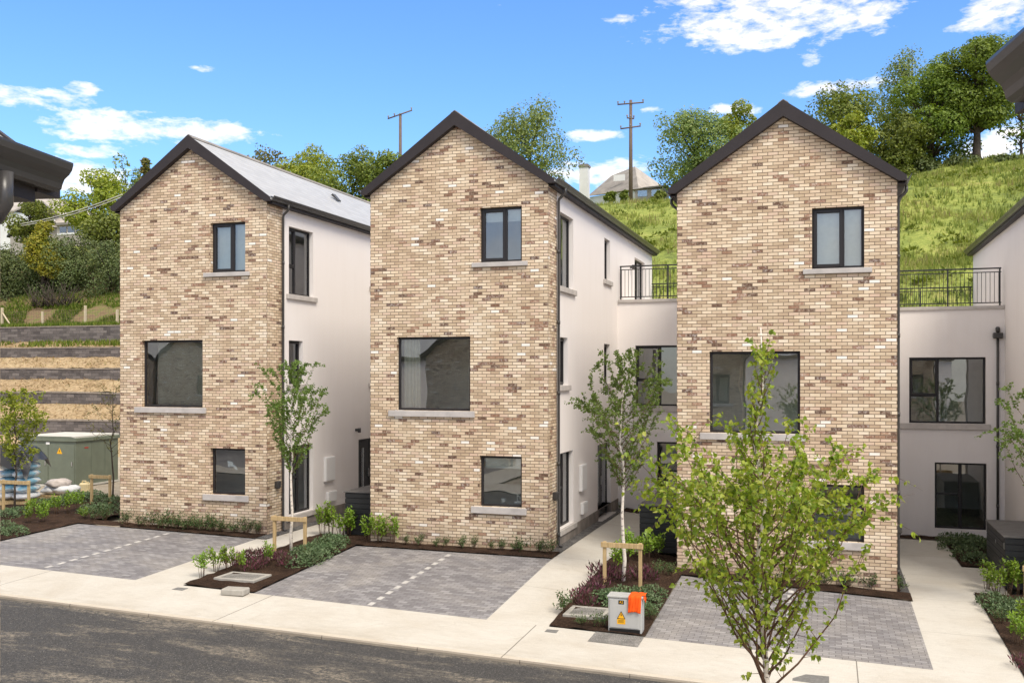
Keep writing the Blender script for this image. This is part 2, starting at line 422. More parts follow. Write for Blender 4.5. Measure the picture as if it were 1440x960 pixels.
def timber_mat(name, a, c):
    m, g, b = newmat(name); tcv = g.n('ShaderNodeTexCoord').outputs['Object']
    n = g.noise(g.scale(tcv, (14, 14, 1.5)), 2, 4, .7)
    g.put(b.inputs['Base Color'], g.ramp(n, [(.3, a), (.7, c)])); b.inputs['Roughness'].default_value = .75
    return m
M['timber'] = timber_mat('stake_timber', (.34, .23, .10), (.56, .41, .21))
M['greytimber'] = timber_mat('pale_fence_timber', (.42, .34, .22), (.62, .52, .36))
M['pole'] = timber_mat('pole_timber', (.09, .065, .05), (.17, .12, .09))
def birch_bark():
    m, g, b = newmat('birch_bark'); tcv = g.n('ShaderNodeTexCoord').outputs['Object']
    n = g.noise(g.scale(tcv, (9, 9, 26)), 1.0, 4, .7); n2 = g.noise(tcv, 3.5, 3)
    c = g.mix(g.mr(n, .56, .64), (.70, .63, .54), (.10, .08, .065)); c = g.mix(g.mr(n2, .5, .7, 0, .5), c, (.46, .37, .28))
    g.put(b.inputs['Base Color'], c); b.inputs['Roughness'].default_value = .7
    return m
M['birch'] = birch_bark()
M['twig'] = plain('reddish_twig', (.15, .085, .055), .7, .2, var=.3, vscale=10)
M['bark'] = plain('dark_bark', (.075, .06, .048), .9, .1, var=.35, vscale=6)
M['l_birch'] = leaf_mat('birch_leaf', [(.13, .22, .02), (.24, .36, .03), (.34, .46, .04), (.46, .52, .07), (.19, .30, .03), (.52, .54, .12)], .45, .42, .45)
M['l_birch2'] = leaf_mat('young_birch_leaf', [(0.098, 0.156, 0.029), (0.137, 0.215, 0.039), (0.182, 0.260, 0.052), (0.111, 0.182, 0.036)], .35)
M['l_mid'] = leaf_mat('leaf_mid_green', [(.095, .135, .02), (.14, .185, .028), (.19, .235, .035), (.24, .27, .05), (.115, .15, .024)], .3)
M['l_yel'] = leaf_mat('leaf_yellow_green', [(0.150, 0.203, 0.021), (0.240, 0.285, 0.030), (0.315, 0.360, 0.042), (0.375, 0.375, 0.060)], .35)
M['l_dark'] = leaf_mat('leaf_dark_green', [(.085, .135, .018), (.13, .19, .024), (.18, .25, .03), (.24, .31, .045), (.10, .155, .02)], .38)
M['l_pale'] = leaf_mat('leaf_pale_green', [(0.128, 0.188, 0.053), (0.180, 0.247, 0.068), (0.247, 0.307, 0.090), (0.330, 0.360, 0.135)], .35)
M['l_brown'] = leaf_mat('leaf_brownish', [(0.140, 0.119, 0.039), (0.196, 0.168, 0.049), (0.154, 0.182, 0.042), (0.238, 0.210, 0.077)], .3)
M['l_hedge'] = leaf_mat('leaf_hedge', [(0.049, 0.077, 0.022), (0.084, 0.119, 0.031), (0.119, 0.154, 0.045), (0.168, 0.196, 0.070), (0.070, 0.098, 0.028)], .2)
M['l_gold'] = leaf_mat('leaf_golden', [(0.192, 0.216, 0.018), (0.312, 0.300, 0.024), (0.396, 0.348, 0.036), (0.168, 0.216, 0.024)], .3)
M['l_mound'] = leaf_mat('leaf_mound', [(.06, .10, .04), (.09, .145, .06), (.13, .19, .085), (.18, .24, .12)], .2)
M['l_laurel'] = leaf_mat('leaf_laurel', [(.13, .22, .02), (.19, .31, .025), (.26, .39, .035), (.15, .25, .024)], .3, .35, .5)
M['l_purple'] = leaf_mat('leaf_purple', [(.085, .035, .04), (.13, .04, .06), (.24, .07, .12), (.10, .075, .045), (.07, .04, .035), (.06, .08, .03)], .25)
M['l_small'] = leaf_mat('leaf_small', [(.035, .07, .018), (.06, .105, .03), (.09, .14, .045), (.12, .16, .06)], .2)
M['stem'] = plain('plant_stem', (.16, .10, .06), .8, .2)
def grass_mat():
    m, g, b = newmat('meadow_grass'); tcv = g.n('ShaderNodeTexCoord').outputs['Object']
    n1 = g.noise(tcv, .35, 5, .7); n2 = g.noise(tcv, 2.2, 4, .7)
    c = g.ramp(g.m('ADD', g.m('MULTIPLY', n1, .6), g.m('MULTIPLY', n2, .4)), [(.36, (.125, .155, .045)), (.45, (.205, .25, .06)), (.54, (.29, .33, .08)), (.64, (.35, .335, .11)), (.72, (.26, .21, .10))])
    g.put(b.inputs['Base Color'], c); b.inputs['Roughness'].default_value = .9; b.inputs['Specular IOR Level'].default_value = .1
    g.put(b.inputs['Normal'], g.bump(n2, 1, .3))
    return m
M['grass'] = grass_mat()
def blade_mat():
    m, g, b = newmat('grass_blade')
    geo = g.n('ShaderNodeNewGeometry'); ps = geo.outputs['Position']
    n1 = g.noise(ps, .30, 5, .7); n2 = g.noise(ps, 1.6, 3, .6)
    f = g.m('ADD', g.m('ADD', g.m('MULTIPLY', n1, .55), g.m('MULTIPLY', n2, .3)), g.m('MULTIPLY', geo.outputs['Random Per Island'], .15))
    c = g.ramp(f, [(.36, (.125, .165, .045)), (.43, (.205, .26, .06)), (.50, (.30, .345, .075)), (.55, (.38, .40, .11)), (.61, (.37, .33, .14)), (.68, (.27, .22, .11))])
    g.put(b.inputs['Base Color'], c); b.inputs['Roughness'].default_value = .7; b.inputs['Specular IOR Level'].default_value = .1
    tl = g.n('ShaderNodeBsdfTranslucent'); g.put(tl.inputs[0], c)
    mx = g.n('ShaderNodeMixShader'); mx.inputs[0].default_value = .5
    g.L.new(b.outputs[0], mx.inputs[1]); g.L.new(tl.outputs[0], mx.inputs[2]); g.L.new(mx.outputs[0], g.N['Material Output'].inputs[0])
    return m
M['blade'] = blade_mat()
def block_wall():
    m, g, b = newmat('dark_block'); tcv = g.n('ShaderNodeTexCoord').outputs['Object']; o = g.xyz(tcv)
    V = g.m('DIVIDE', o[2], .16); row = g.m('FLOOR', V); U = g.m('ADD', g.m('DIVIDE', g.m('ADD', o[0], 90), .5), g.m('MULTIPLY', g.m('MODULO', row, 2), .5))
    wn = g.n('ShaderNodeTexWhiteNoise', noise_dimensions='2D'); g.put(wn.inputs['Vector'], g.comb(g.m('FLOOR', U), row, 0))
    c = g.ramp(wn.outputs['Value'], [(0, (.075, .064, .060)), (.6, (.125, .108, .100)), (1, (.19, .165, .15))])
    c = g.mix(g.m('MULTIPLY', g.m('MAXIMUM', g.m('LESS_THAN', g.m('FRACT', U), .03), g.m('LESS_THAN', g.m('FRACT', V), .08)), .7), c, (.02, .018, .018))
    c = g.mix(g.mr(g.noise(tcv, 3, 5, .7), .5, .75, 0, .5), c, (.21, .18, .165))
    g.put(b.inputs['Base Color'], c); b.inputs['Roughness'].default_value = .9
    g.put(b.inputs['Normal'], g.bump(g.noise(tcv, 18, 4), .8, .04))
    return m
M['block'] = block_wall()
M['coping'] = plain('wall_coping', (.26, .22, .18), .9, .2, var=.25, vscale=4)
M['kiosk'] = plain('green_steel', (.15, .17, .125), .5, .4, var=.10, vscale=2.5)
M['kioskroof'] = plain('kiosk_roof', (.56, .54, .48), .6, .4, var=.12, vscale=4)
M['yellow'] = plain('warning_yellow', (.85, .43, .01), .5, .4)
M['ink'] = plain('black_ink', (.012, .012, .012), .6, .3)
M['red'] = plain('red_sticker', (.4, .04, .03), .6, .3)
M['zinc'] = plain('grey_cabinet', (.42, .42, .405), .45, .5, .0, var=.06, vscale=5)
M['orange'] = plain('orange_cloth', (.85, .10, .012), .85, .15, var=.12, vscale=9)
M['bagwhite'] = plain('white_sack', (.66, .66, .66), .55, .4, var=.1, vscale=6)
M['bagtan'] = plain('dusty_sack', (.50, .44, .40), .6, .4, var=.2, vscale=5)
def bluebag():
    m, g, b = newmat('blue_printed_sack'); tcv = g.n('ShaderNodeTexCoord').outputs['Object']
    g.put(b.inputs['Base Color'], g.ramp(g.noise(g.scale(tcv, (2.2, 2.2, 5)), 1, 2), [(.42, (.68, .70, .71)), (.50, (.52, .66, .72)), (.58, (.22, .48, .62)), (.68, (.34, .58, .68))]))
    b.inputs['Roughness'].default_value = .4
    return m
M['bagblue'] = bluebag()
M['sheet'] = plain('black_polythene', (.018, .018, .021), .28, .6, var=.3, vscale=3)
M['can'] = plain('jerrycan_plastic', (.72, .60, .34), .45, .4, var=.1, vscale=6)
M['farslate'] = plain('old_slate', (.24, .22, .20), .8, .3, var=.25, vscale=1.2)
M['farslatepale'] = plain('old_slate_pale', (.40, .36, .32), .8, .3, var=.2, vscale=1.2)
M['farwall'] = plain('far_white_wall', (.68, .68, .68), .9, .2, var=.08, vscale=.8)
M['fargrey'] = plain('far_grey_wall', (.36, .33, .30), .9, .2, var=.15, vscale=.8)
M['cable'] = plain('pale_cable', (.55, .53, .48), .6, .3)
M['whitepaver'] = plain('white_paver', (.50, .48, .45), .8, .3, var=.14, vscale=9)
M['cover'] = plain('iron_cover', (.17, .165, .155), .7, .4, var=.25, vscale=14, bump=.5, bscale=60)
M['grille'] = soil_mat('stone_sett_grate', [(.36, (.10, .095, .088)), (.5, (.25, .24, .22)), (.64, (.48, .45, .41))], 42, .8)
M['paper'] = plain('white_paper', (.8, .8, .8), .8, .2)
M['stone'] = plain('concrete_block', (.36, .34, .30), .9, .2, var=.15, vscale=8, bump=.4, bscale=40)

# ------------------------------------------------------------------ ground, road, paths (the setting)
def sheet(name, x0, x1, y0, y1, mat, dz=0, fz=gz, dx=1, dy=.6, kind='structure', rough=0):
    mb = MB()
    f = (lambda x, y: fz(x, y) + dz + (noise.noise(Vector((x*4, y*4, 1)))*rough if rough else 0))
    mb.grid(x0, x1, y0, y1, f, dx, dy)
    return tag(mb.build(name, mat), kind=kind)

def groundz(x, y):
    if y < 33: return gz(x, y) - .14
    return hz(x, y)
mb = MB(); mb.sm = True
xs = [-420, -260, -160] + [-110 + 2*i for i in range(0, 82)] + [60, 90, 160, 260, 420]
ys = [-160, -80, -30, -8, 2, 8, 15, 17, 19, 21.7, 26, 30, 33, 35, 37, 38.2, 40, 42, 44, 46, 48] + [50 + 1.5*i for i in range(34)] + [106, 115, 130, 170, 260, 420, 900]
id = [[mb.vert(x, y, groundz(x, y)) for x in xs] for y in ys]
for j in range(len(ys)-1):
    for i in range(len(xs)-1):
        yy = .5*(ys[j]+ys[j+1]); xx = .5*(xs[i]+xs[i+1])
        mb.mi = 0 if yy < 38 else (1 if (xx < -30 and yy < 60) else 2)
        mb.face([id[j][i], id[j][i+1], id[j+1][i+1], id[j+1][i]])
tag(mb.build('ground', [M['dirt'], M['earth'], M['grass']]), kind='structure')

roadz = lambda x, y: zf(x) - .04 - .058 + .012*(15.15 - y)*0
sheet('road', -90, 60, 10.0, 15.15, M['asphalt'], 0, roadz, 2, 1.2)
sheet('footpath', -90, 60, 15.30, 17.2, M['foot'], 0, gz, 2, .95)
sheet('footpath', -90, 60, 7.7, 10.0, M['foot'], -.02, gz, 2, 1.2)
mb = MB()
for i in range(75):
    x0 = -90 + 2*i; x1 = x0 + 2
    za, zb = gz(x0, 15.15) + .004, gz(x1, 15.15) + .004
    prof = lambda x, z: [(x, 15.15, z-.16), (x, 15.15, z-.025), (x, 15.17, z), (x, 15.30, z+.004), (x, 15.30, z-.1)]
    A = prof(x0, za); B = prof(x1, zb)
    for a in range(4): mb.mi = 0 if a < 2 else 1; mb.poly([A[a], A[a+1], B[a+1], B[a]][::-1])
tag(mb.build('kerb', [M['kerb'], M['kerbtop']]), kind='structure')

def driveway(x0, x1, y1, xm, ya, yb, nd):
    d = sheet('driveway', x0, x1, 17.2, y1, M['paver'], .0, gz, .8, .6)
    mb = MB(); n = nd
    for i in range(n):
        y = lerp(ya, yb, i/(n-1)) - .1
        z = [gz(xm + a, y + c) + .005 for a, c in ((-.055, 0), (.055, 0), (.055, .21), (-.055, .21))]
        mb.poly([(xm-.055, y, z[0]), (xm+.055, y, z[1]), (xm+.055, y+.21, z[2]), (xm-.055, y+.21, z[3])])
    mb.build('dividing_line', M['whitepaver'], d)
    return d
driveway(-19.85, -14.12, 21.85, -16.67, 17.45, 21.5, 12)
driveway(-11.2, -6.13, 21.75, -8.60, 17.35, 21.4, 11)
driveway(-3.12, 1.64, 21.75, -.75, 17.35, 21.4, 11)
driveway(-8.5, -3.7, 7.7, 0, 3, 7, 2) if False else None
sheet('driveway', -9.0, -3.4, 3.0, 7.7, M['paver'], -.03, gz, 1, 1)
sheet('driveway', -20.0, -14.5, 1.0, 7.7, M['paver'], -.03, gz, 1, 1)
sheet('driveway', -40.0, -22.0, -3.0, 7.7, M['paver'], -.03, gz, 1, 1)
sheet('path', -14.5, -12.9, -1.0, 7.7, M['path'], -.03, gz, 1, 1)

sheet('path', -14.12, -12.9, 17.2, 21.85, M['path'])
sheet('path', -13.86, -12.9, 21.85, 23.0, M['path'])
sheet('path', -13.86, -12.25, 23.0, 30.5, M['path'])
sheet('path', -6.13, -4.9, 17.2, 23.7, M['path'])
sheet('path', -6.13, -4.48, 23.7, 29.9, M['path'])
sheet('path', 1.64, 3.0, 17.2, 21.76, M['path'])
sheet('path', 1.68, 3.0, 21.76, 23.0, M['path'])
sheet('path', 1.68, 3.72, 23.0, 26.05, M['path'])
sheet('path', 1.68, 3.12, 26.05, 29.95, M['path'])
for a in ((-14.2, -13.86, 21.85, 30.5), (-6.42, -6.13, 22.5, 30.5), (1.4, 1.68, 22.5, 30.5)):
    sheet('gravel_strip', *a, M['gravel'], .012, gz, .1, .1, rough=.012)
def bed(x0, x1, y0, y1): return sheet('soil', x0, x1, y0, y1, M['bark_mulch'], .03, gz, .12, .12, rough=.03)
bed(-24.2, -19.85, 17.2, 26.6); bed(-19.85, -14.2, 21.85, 22.43)
bed(-12.9, -11.2, 17.2, 23.0); bed(-11.2, -6.42, 21.75, 22.43); bed(-6.42, -6.13, 21.75, 22.5)
bed(-4.9, -3.12, 17.2, 23.7); bed(-3.12, 1.68, 21.75, 22.43); bed(-6.13, -4.0, 29.9, 30.55)
bed(3.0, 5.6, 17.2, 23.0); bed(3.12, 4.75, 26.05, 30.55); bed(1.68, 3.12, 29.95, 30.55)
bed(-3.4, -.2, 8.0, 9.95) if False else None
sheet('soil', -3.3, 1.5, 3.2, 7.7, M['bark_mulch'], -.03, gz, .5, .5)
# apron of setts in front of the meter cabinet
sheet('sett_apron', -4.02, -3.13, 16.58, 17.21, M['grille'], .006, gz, .2, .2)

# ------------------------------------------------------------------ houses
W, DEP = 4.74, 14.5
FRONT = lambda u, d, z: (u, d, z)
RIGHT = lambda u, d, z: (W - d, u, z)
LEFT = lambda u, d, z: (d, u, z)
def mbox(mb, mf, u0, u1, d0, d1, z0, z1, c=0):
    a = mf(u0, d0, z0); b = mf(u1, d1, z1)
    (mb.bbox if c else mb.box)(a[0], b[0], a[1], b[1], a[2], b[2], *([c] if c else []))
def wall(mb, mf, u0, u1, z0, z1, holes, reveal=.13, flip=False, ri=None):
    us = sorted({u0, u1, *[h[0] for h in holes], *[h[1] for h in holes]}); zs = sorted({z0, z1, *[h[2] for h in holes], *[h[3] for h in holes]})
    us = [u for u in us if u0 <= u <= u1]; zs = [z for z in zs if z0 <= z <= z1]
    for a, b in zip(us, us[1:]):
        for c, d in zip(zs, zs[1:]):
            um, zm = (a+b)/2, (c+d)/2
            if any(h[0] < um < h[1] and h[2] < zm < h[3] for h in holes): continue
            q = [mf(a, 0, c), mf(b, 0, c), mf(b, 0, d), mf(a, 0, d)]
            mb.poly(q if not flip else q[::-1])
    for h in holes:
        a, b, c, d = h[:4]; r = reveal
        for q in ([(a, 0, c), (a, r, c), (a, r, d), (a, 0, d)], [(b, 0, c), (b, r, c), (b, r, d), (b, 0, d)], [(a, 0, d), (b, 0, d), (b, r, d), (a, r, d)], [(a, 0, c), (b, 0, c), (b, r, c), (a, r, c)]):
            mb.poly([mf(*p) for p in q])

def window(parent, mf, u0, u1, z0, z1, layout, sill=None, rec=.10, room=None, extra=None, name='window'):
    """frame mesh is the window part; pane, sill (and blind) are sub-parts"""
    mb = MB(); fw = .055; d0, d1 = rec, rec + .07
    g = .004
    u0 += g; u1 -= g; z0 += g; z1 -= g
    for a in ((u0, u0+fw, z0, z1), (u1-fw, u1, z0, z1), (u0+fw, u1-fw, z0, z0+fw), (u0+fw, u1-fw, z1-fw, z1)):
        mbox(mb, mf, a[0], a[1], d0, d1, a[2], a[3], .006)
    def bar_v(u, w, za, zb): mbox(mb, mf, u-w/2, u+w/2, d0-.004, d1-.004, za, zb, .006)
    def bar_h(z, w, ua, ub): mbox(mb, mf, ua, ub, d0-.006, d1-.006, z-w/2, z+w/2, .006)
    def sash(ua, ub, za, zb, w=.06):
        for a in ((ua, ua+w, za, zb), (ub-w, ub, za, zb), (ua+w, ub-w, za, za+w), (ua+w, ub-w, zb-w, zb)):
            mbox(mb, mf, a[0], a[1], d0-.018, d1-.02, a[2], a[3], .006)
    iu0, iu1, iz0, iz1 = u0+fw, u1-fw, z0+fw, z1-fw
    if layout == 'casement':
        m = u0 + (u1-u0)*.60; bar_v(m, .06, iz0, iz1); sash(u0+.035, m-.01, z0+.035, z1-.035, .07)
    elif layout == 'tilt':
        m = u0 + (u1-u0)*.38; zm = z0 + (z1-z0)*.42; bar_v(m, .065, iz0, iz1); bar_h(zm, .065, iu0, m)
        sash(u0+.035, m-.012, zm+.012, z1-.035, .055)
    elif layout == 'french':
        m = u0 + (u1-u0)*.5; bar_v(m, .09, iz0, iz1); bar_h(z0+1.0, .05, iu0, m)
    elif layout == 'narrow':
        sash(u0+.03, u1-.03, z0+.03, z1-.03, .05)
    o = mb.build(name, M['frame'], parent)
    p = MB(); dp = rec + .03
    q = [mf(iu0, dp, iz0), mf(iu1, dp, iz0), mf(iu1, dp, iz1), mf(iu0, dp, iz1)]
    p.poly(q); p.build('pane', M['glass'], o)
    if sill:
        s = MB(); su0, su1, sz0 = sill
        mbox(s, mf, su0, su1, -.07, -.004, sz0, z0-.006, .008); mbox(s, mf, u0+.002, u1-.002, -.004, rec-.002, max(sz0, z0-.075), z0-.006)
        s.build('sill', M['sill'], o)
    if extra == 'blind':
        b = MB(); h = (z1-z0)*.21
        mbox(b, mf, iu0+.02, iu1-.02, rec+.10, rec+.13, iz1-h, iz1); b.build('blind', M['blind'], o)
    if extra == 'shade':
        b = MB(); mbox(b, mf, iu0+.02, iu1-.02, rec+.14, rec+.15, iz0+.02, iz1); b.build('blind', M['blind'], o)
    if extra == 'dim_room':
        b = MB(); mbox(b, mf, iu0+.17, iu1-.01, rec+.30, rec+.32, iz0+.01, iz1); b.build('dim_room_panel', M['dim_room'], o)  # added panel, its tone standing in for the dimly lit room wall
    if extra == 'curtain':
        b = MB(); b.sm = True; n = 40; ua, ub = iu0+.03, iu0+.50
        A = []; B = []
        for i in range(n+1):
            t = i/n; dd = rec+.16 + .035*math.sin(t*30)+.012*math.sin(t*71)
            A.append(b.vert(*mf(lerp(ua, ub, t), dd, iz0+.02))); B.append(b.vert(*mf(lerp(ua, ub, t*.97), dd, iz1)))
        for i in range(n): b.face([A[i], A[i+1], B[i+1], B[i]])
        b.build('curtain', M['curtain'], o)
    return o

OG = [(0, 0), (.045, 0), (.06, .012), (.066, .035), (.075, .055), (.098, .075), (.112, .095), (.118, .118), (.118, .128), (.104, .128), (.094, .100), (.060, .070), (.045, .02), (.01, .02), (.01, .12), (0, .12)]
def roof_parts(root, eave, y1=DEP, right_pipe=True, left_pipe=False, base=.1, pipe_y=.72, drop=.0):
    """eave = height of the brick at the eaves"""
    sl = .716; rx = W/2; top = eave + .222 + sl*rx; ov = 2.56
    zr = lambda x: top - sl*abs(x - rx)
    r = MB()
    for s in (-1, 1):
        xe = rx + s*ov; n = len([0])
        A = [(rx, top), (xe, zr(xe)), (xe, zr(xe)-.05), (rx, top-.05)]
        r.prism(A, lambda p, q, t: (p, t, q), -.13, y1+.12)
    ro = r.build('roof', M['slate'], root)
    k = MB()
    k.prism([(rx-.13, top-.075), (rx-.10, top-.03), (rx, top+.035), (rx+.10, top-.03), (rx+.13, top-.075), (rx, top+.002)], lambda p, q, t: (p, t, q), -.14, y1+.13)
    k.build('ridge', M['farslate'], ro)
    for s in (-1, 1):
        b = MB(); xt = rx + s*(ov-.01)
        P = [(rx, top+.012), (xt, zr(xt)+.012), (xt, eave-.005), (rx+s*(rx+.02), eave-.005), (rx, top-.345)]
        b.prism(P, lambda p, q, t: (p, t, q), -.17, -.128); b.prism([(rx, top-.052), (xt, zr(xt)-.052), (xt, eave-.005), (rx+s*(rx+.02), eave-.005), (rx, top-.345)], lambda p, q, t: (p, t, q), -.128, -.001)
        b.build('bargeboard', M['barge'], root)
        b = MB(); b.prism(P, lambda p, q, t: (p, t, q), y1+.125, y1+.16); b.build('bargeboard', M['barge'], root)
    for s in (-1, 1):
        m = (lambda p, q, t, s=s: ((W + p) if s > 0 else -p, t, q))
        f = MB(); zt = zr(rx + 2.53) - .06
        f.prism([(0.002, eave-.05), (.17, eave-.05), (.17, zt), (.15, zt), (.15, eave-.03), (.002, eave-.03)], m, .001, y1+.12)
        f.build('soffit', M['barge'], root)
        gt = MB(); gt.prism([(.171+p, eave+.012+q) for p, q in OG], m, -.10, y1+.12)
        for yb in [.9 + 1.8*i for i in range(int(y1/1.8))]:
            gt.prism([(.171+p*1.03, eave+.010+q*1.02) for p, q in OG], m, yb, yb+.03)
        go = gt.build('gutter', M['black'], root)
        if (s > 0 and right_pipe) or (s < 0 and left_pipe):
            d = MB(); yy = pipe_y
            mm = lambda p, z: ((W + p) if s > 0 else -p, yy, z)
            d.tube([mm(.235, eave+.02), mm(.235, eave-.09-drop), mm(.20, eave-.14-drop), mm(.085, eave-.24-drop), mm(.065, eave-.30-drop), mm(.065, base+.08), mm(.09, base+.02), mm(.16, base)], .034, 10)
            for zb in [base + .25 + 1.75*i for i in range(int((eave-base)/1.75))]: d.tube([mm(.065, zb), mm(.065, zb+.09)], .042, 10)
            d.build('downpipe', M['black'], root)
    return ro

def brick_house(name, loc, label, extras):
    root = empty(name, loc, 0, label, 'house', 'brick gabled houses of the terrace')
    E = 8.86
    fw = [(2.98, 4.07, 7.03, 8.38, 'casement', (2.79, 4.23, 6.915), extras.get('top')),
          (.74, 2.73, 3.37, 5.22, 'fixed', (.53, 2.86, 3.215), extras.get('mid')),
          (2.98, 4.07, 1.03, 2.28, 'fixed', (2.77, 4.2, .865), extras.get('low'))]
    w = MB(); wall(w, FRONT, 0, W, -.7, E, fw, .16)
    w.poly([(0, 0, E), (W, 0, E), (W/2, 0, E + .716*W/2)])
    w.poly([RIGHT(0, 0, -.7), RIGHT(.78, 0, -.7), RIGHT(.78, 0, E), RIGHT(0, 0, E)])
    w.poly([LEFT(0, 0, -.7), LEFT(.78, 0, -.7), LEFT(.78, 0, E), LEFT(0, 0, E)][::-1])
    w.build('brick_wall', M['brick'], root)
    sw = [(1.12, 2.45, 6.50, 8.38, 'tilt', (.98, 2.6, 6.36)), (1.12, 1.87, 4.0, 5.22, 'narrow', (.98, 2.0, 3.86)), (1.12, 2.45, .36, 2.28, 'french', (.94, 2.62, .22)),
          (6.2, 7.0, 7.14, 8.40, 'narrow', (6.05, 7.15, 7.0)), (6.15, 6.98, 4.0, 5.2, 'narrow', (6.0, 7.13, 3.86)),
          (5.3, 7.1, -.02, 2.2, 'door', None), (11.0, 13.0, 6.3, 8.36, 'french', None)]
    R2 = lambda u, d, z: (W - .012 - d, u, z)
    w = MB(); wall(w, R2, .78, DEP, .3, E, [h for h in sw if h[4] != 'door'] + [(5.3, 7.1, .3, 2.2)], .16)
    w.poly([(W-.012, .78, .3), (W-.002, .78, .3), (W-.002, .78, E), (W-.012, .78, E)])
    L2 = lambda u, d, z: (.012 + d, u, z)
    wall(w, L2, .78, DEP, -.7, E, [], 0)
    wall(w, lambda u, d, z: (u, DEP - d, z), .012, W-.012, -.7, E, [], 0)
    w.poly([(.012, DEP, E), (W-.012, DEP, E), (W/2, DEP, E+.716*W/2)])
    w.build('rendered_wall', M['render'], root)
    p = MB(); wall(p, lambda u, d, z: (W + .012 - d, u, z), .78, DEP, -.7, .3, [(5.3, 7.1, -.7, .3)], .18)
    p.poly([(W-.012, .78, .3), (W+.012, .78, .3), (W+.012, 5.3, .3), (W-.012, 5.3, .3)]); p.poly([(W-.012, 7.1, .3), (W+.012, 7.1, .3), (W+.012, DEP, .3), (W-.012, DEP, .3)])
    p.poly([(W-.012, .78, -.7), (W+.012, .78, -.7), (W+.012, .78, .3), (W-.012, .78, .3)])
    p.build('plinth', M['plinth'], root)
    for h in fw: window(root, FRONT, h[0], h[1], h[2], h[3], h[4], h[5], extra=h[6])
    for h in sw:
        if h[4] == 'door': continue
        window(root, R2, h[0], h[1], h[2], h[3], h[4], h[5], rec=.12)
    # front door on the side wall, with a glazed sidelight
    d = MB(); mbox(d, R2, 5.304, 5.36, .12, .19, 0, 2.196); mbox(d, R2, 7.04, 7.096, .12, .19, 0, 2.196); mbox(d, R2, 5.36, 7.04, .12, .19, 2.13, 2.196); mbox(d, R2, 6.30, 6.37, .12, .19, 0, 2.13)
    mbox(d, R2, 5.365, 6.295, .13, .175, .02, 2.125, .006)
    do = d.build('door', M['door'], root)
    d = MB(); mbox(d, R2, 5.72, 5.92, .118, .129, .45, 1.9); mbox(d, R2, 6.375, 7.035, .14, .15, .02, 2.125); d.build('pane', M['glass'], do)
    d = MB(); mbox(d, R2, 6.18, 6.22, .08, .129, .95, 1.2, .004); mbox(d, R2, 6.08, 6.20, .07, .09, 1.04, 1.06); d.build('handle', M['steel'], do)
    d = MB(); mbox(d, R2, 5.2, 7.2, -.16, .12, -.16, .0, .01); d.build('doorstep', M['sill'], root)
    # meter boxes, lamps
    for (a, b, c, e) in ((3.05, 3.62, 1.10, 1.82), (3.2, 3.72, .46, .78)):
        d = MB(); mbox(d, R2, a, b, -.09, -.001, c, e, .012); mbox(d, R2, a+.03, b-.03, -.098, -.088, c+.03, e-.03, .004); d.build('meter_box', M['white'], root)
    d = MB(); d.bbox(W+.002, W+.12, .36, .52, 1.22, 1.40, .015); d.bbox(W+.02, W+.10, .38, .50, 1.19, 1.23, .01); d.build('wall_lamp', M['black'], root)
    d = MB(); d.tube([R2(5.1, -.002, 2.52), R2(5.1, -.10, 2.52)], .045, 10); d.tube([R2(5.1, -.13, 2.44), R2(5.1, -.13, 2.58)], .055, 10); d.build('wall_lamp', M['black'], root)
    d = MB(); d.tube([R2(10.2, -.002, 7.92), R2(10.2, -.08, 7.92)], .04, 10); d.tube([R2(10.2, -.11, 7.86), R2(10.2, -.11, 8.0)], .05, 10); d.build('wall_lamp', M['black'], root)
    roof_parts(root, E, left_pipe=extras.get('left_pipe', False), base=.02, pipe_y=.70)
    # rooms behind the glass
    r = MB()
    for z0, z1 in ((.06, 2.75), (2.95, 5.75), (5.95, 8.75)):
        r.poly([(.2, .2, z0), (W-.2, .2, z0), (W-.2, DEP-.2, z0), (.2, DEP-.2, z0)]); r.poly([(.2, .2, z1), (W-.2, .2, z1), (W-.2, DEP-.2, z1), (.2, DEP-.2, z1)])
        for y in (2.62, 9.5): r.poly([(.2, y, z0), (W-.2, y, z0), (W-.2, y, z1), (.2, y, z1)])
        r.poly([(.2, .2, z0), (.2, DEP-.2, z0), (.2, DEP-.2, z1), (.2, .2, z1)])
        hs = [h for h in fw if z0 < h[2] < z1]
        wall(r, lambda u, d, z: (u, .21 + d, z), .2, W-.2, z0, z1, hs, 0)
        hs2 = [(h[0], h[1], max(h[2], z0), h[3]) for h in sw if z0 - .2 < h[2] < z1]
        wall(r, lambda u, d, z: (W - .21 - d, u, z), .2, DEP-.2, z0, z1, hs2, 0)
    r.build('room', M['room'], root)
    # rear link with a flat roof terrace
    YL = 8.15; X0, X1 = W, extras['link']
    zt = 6.56
    o = extras.get('dx', 0)
    lw = [(.56+W+o, 2.6+W+o, 3.27, 5.19, 'tiltwide', (.40+W+o*.4, 2.72+W+o, 3.10)), (1.25+W+o, 2.62+W+o, .22, 2.14, 'french', None)]
    LF = lambda u, d, z: (u, YL + d, z)
    w = MB(); wall(w, LF, X0-.012, X1, -.7, zt, lw, .14); w.poly([(X0, YL+.25, zt), (X1, YL+.25, zt), (X1, DEP, zt-.3), (X0, DEP, zt-.3)])
    w.poly([(X0, DEP, -.7), (X1, DEP, -.7), (X1, DEP, zt), (X0, DEP, zt)])
    w.build('link_wall', M['render'], root)
    for i in (0, 1):
        h = lw[i]
        if i == 0:
            o = window(root, LF, h[0], h[1], h[2], h[3], 'tilt', h[5])
        else: o = window(root, LF, h[0], h[1], h[2], h[3], 'french', None)
    c = MB(); c.bbox(X0+.005, X1-.005, YL-.05, YL+.30, zt, zt+.10, .008); c.build('coping', M['sill'], root)
    r = MB()
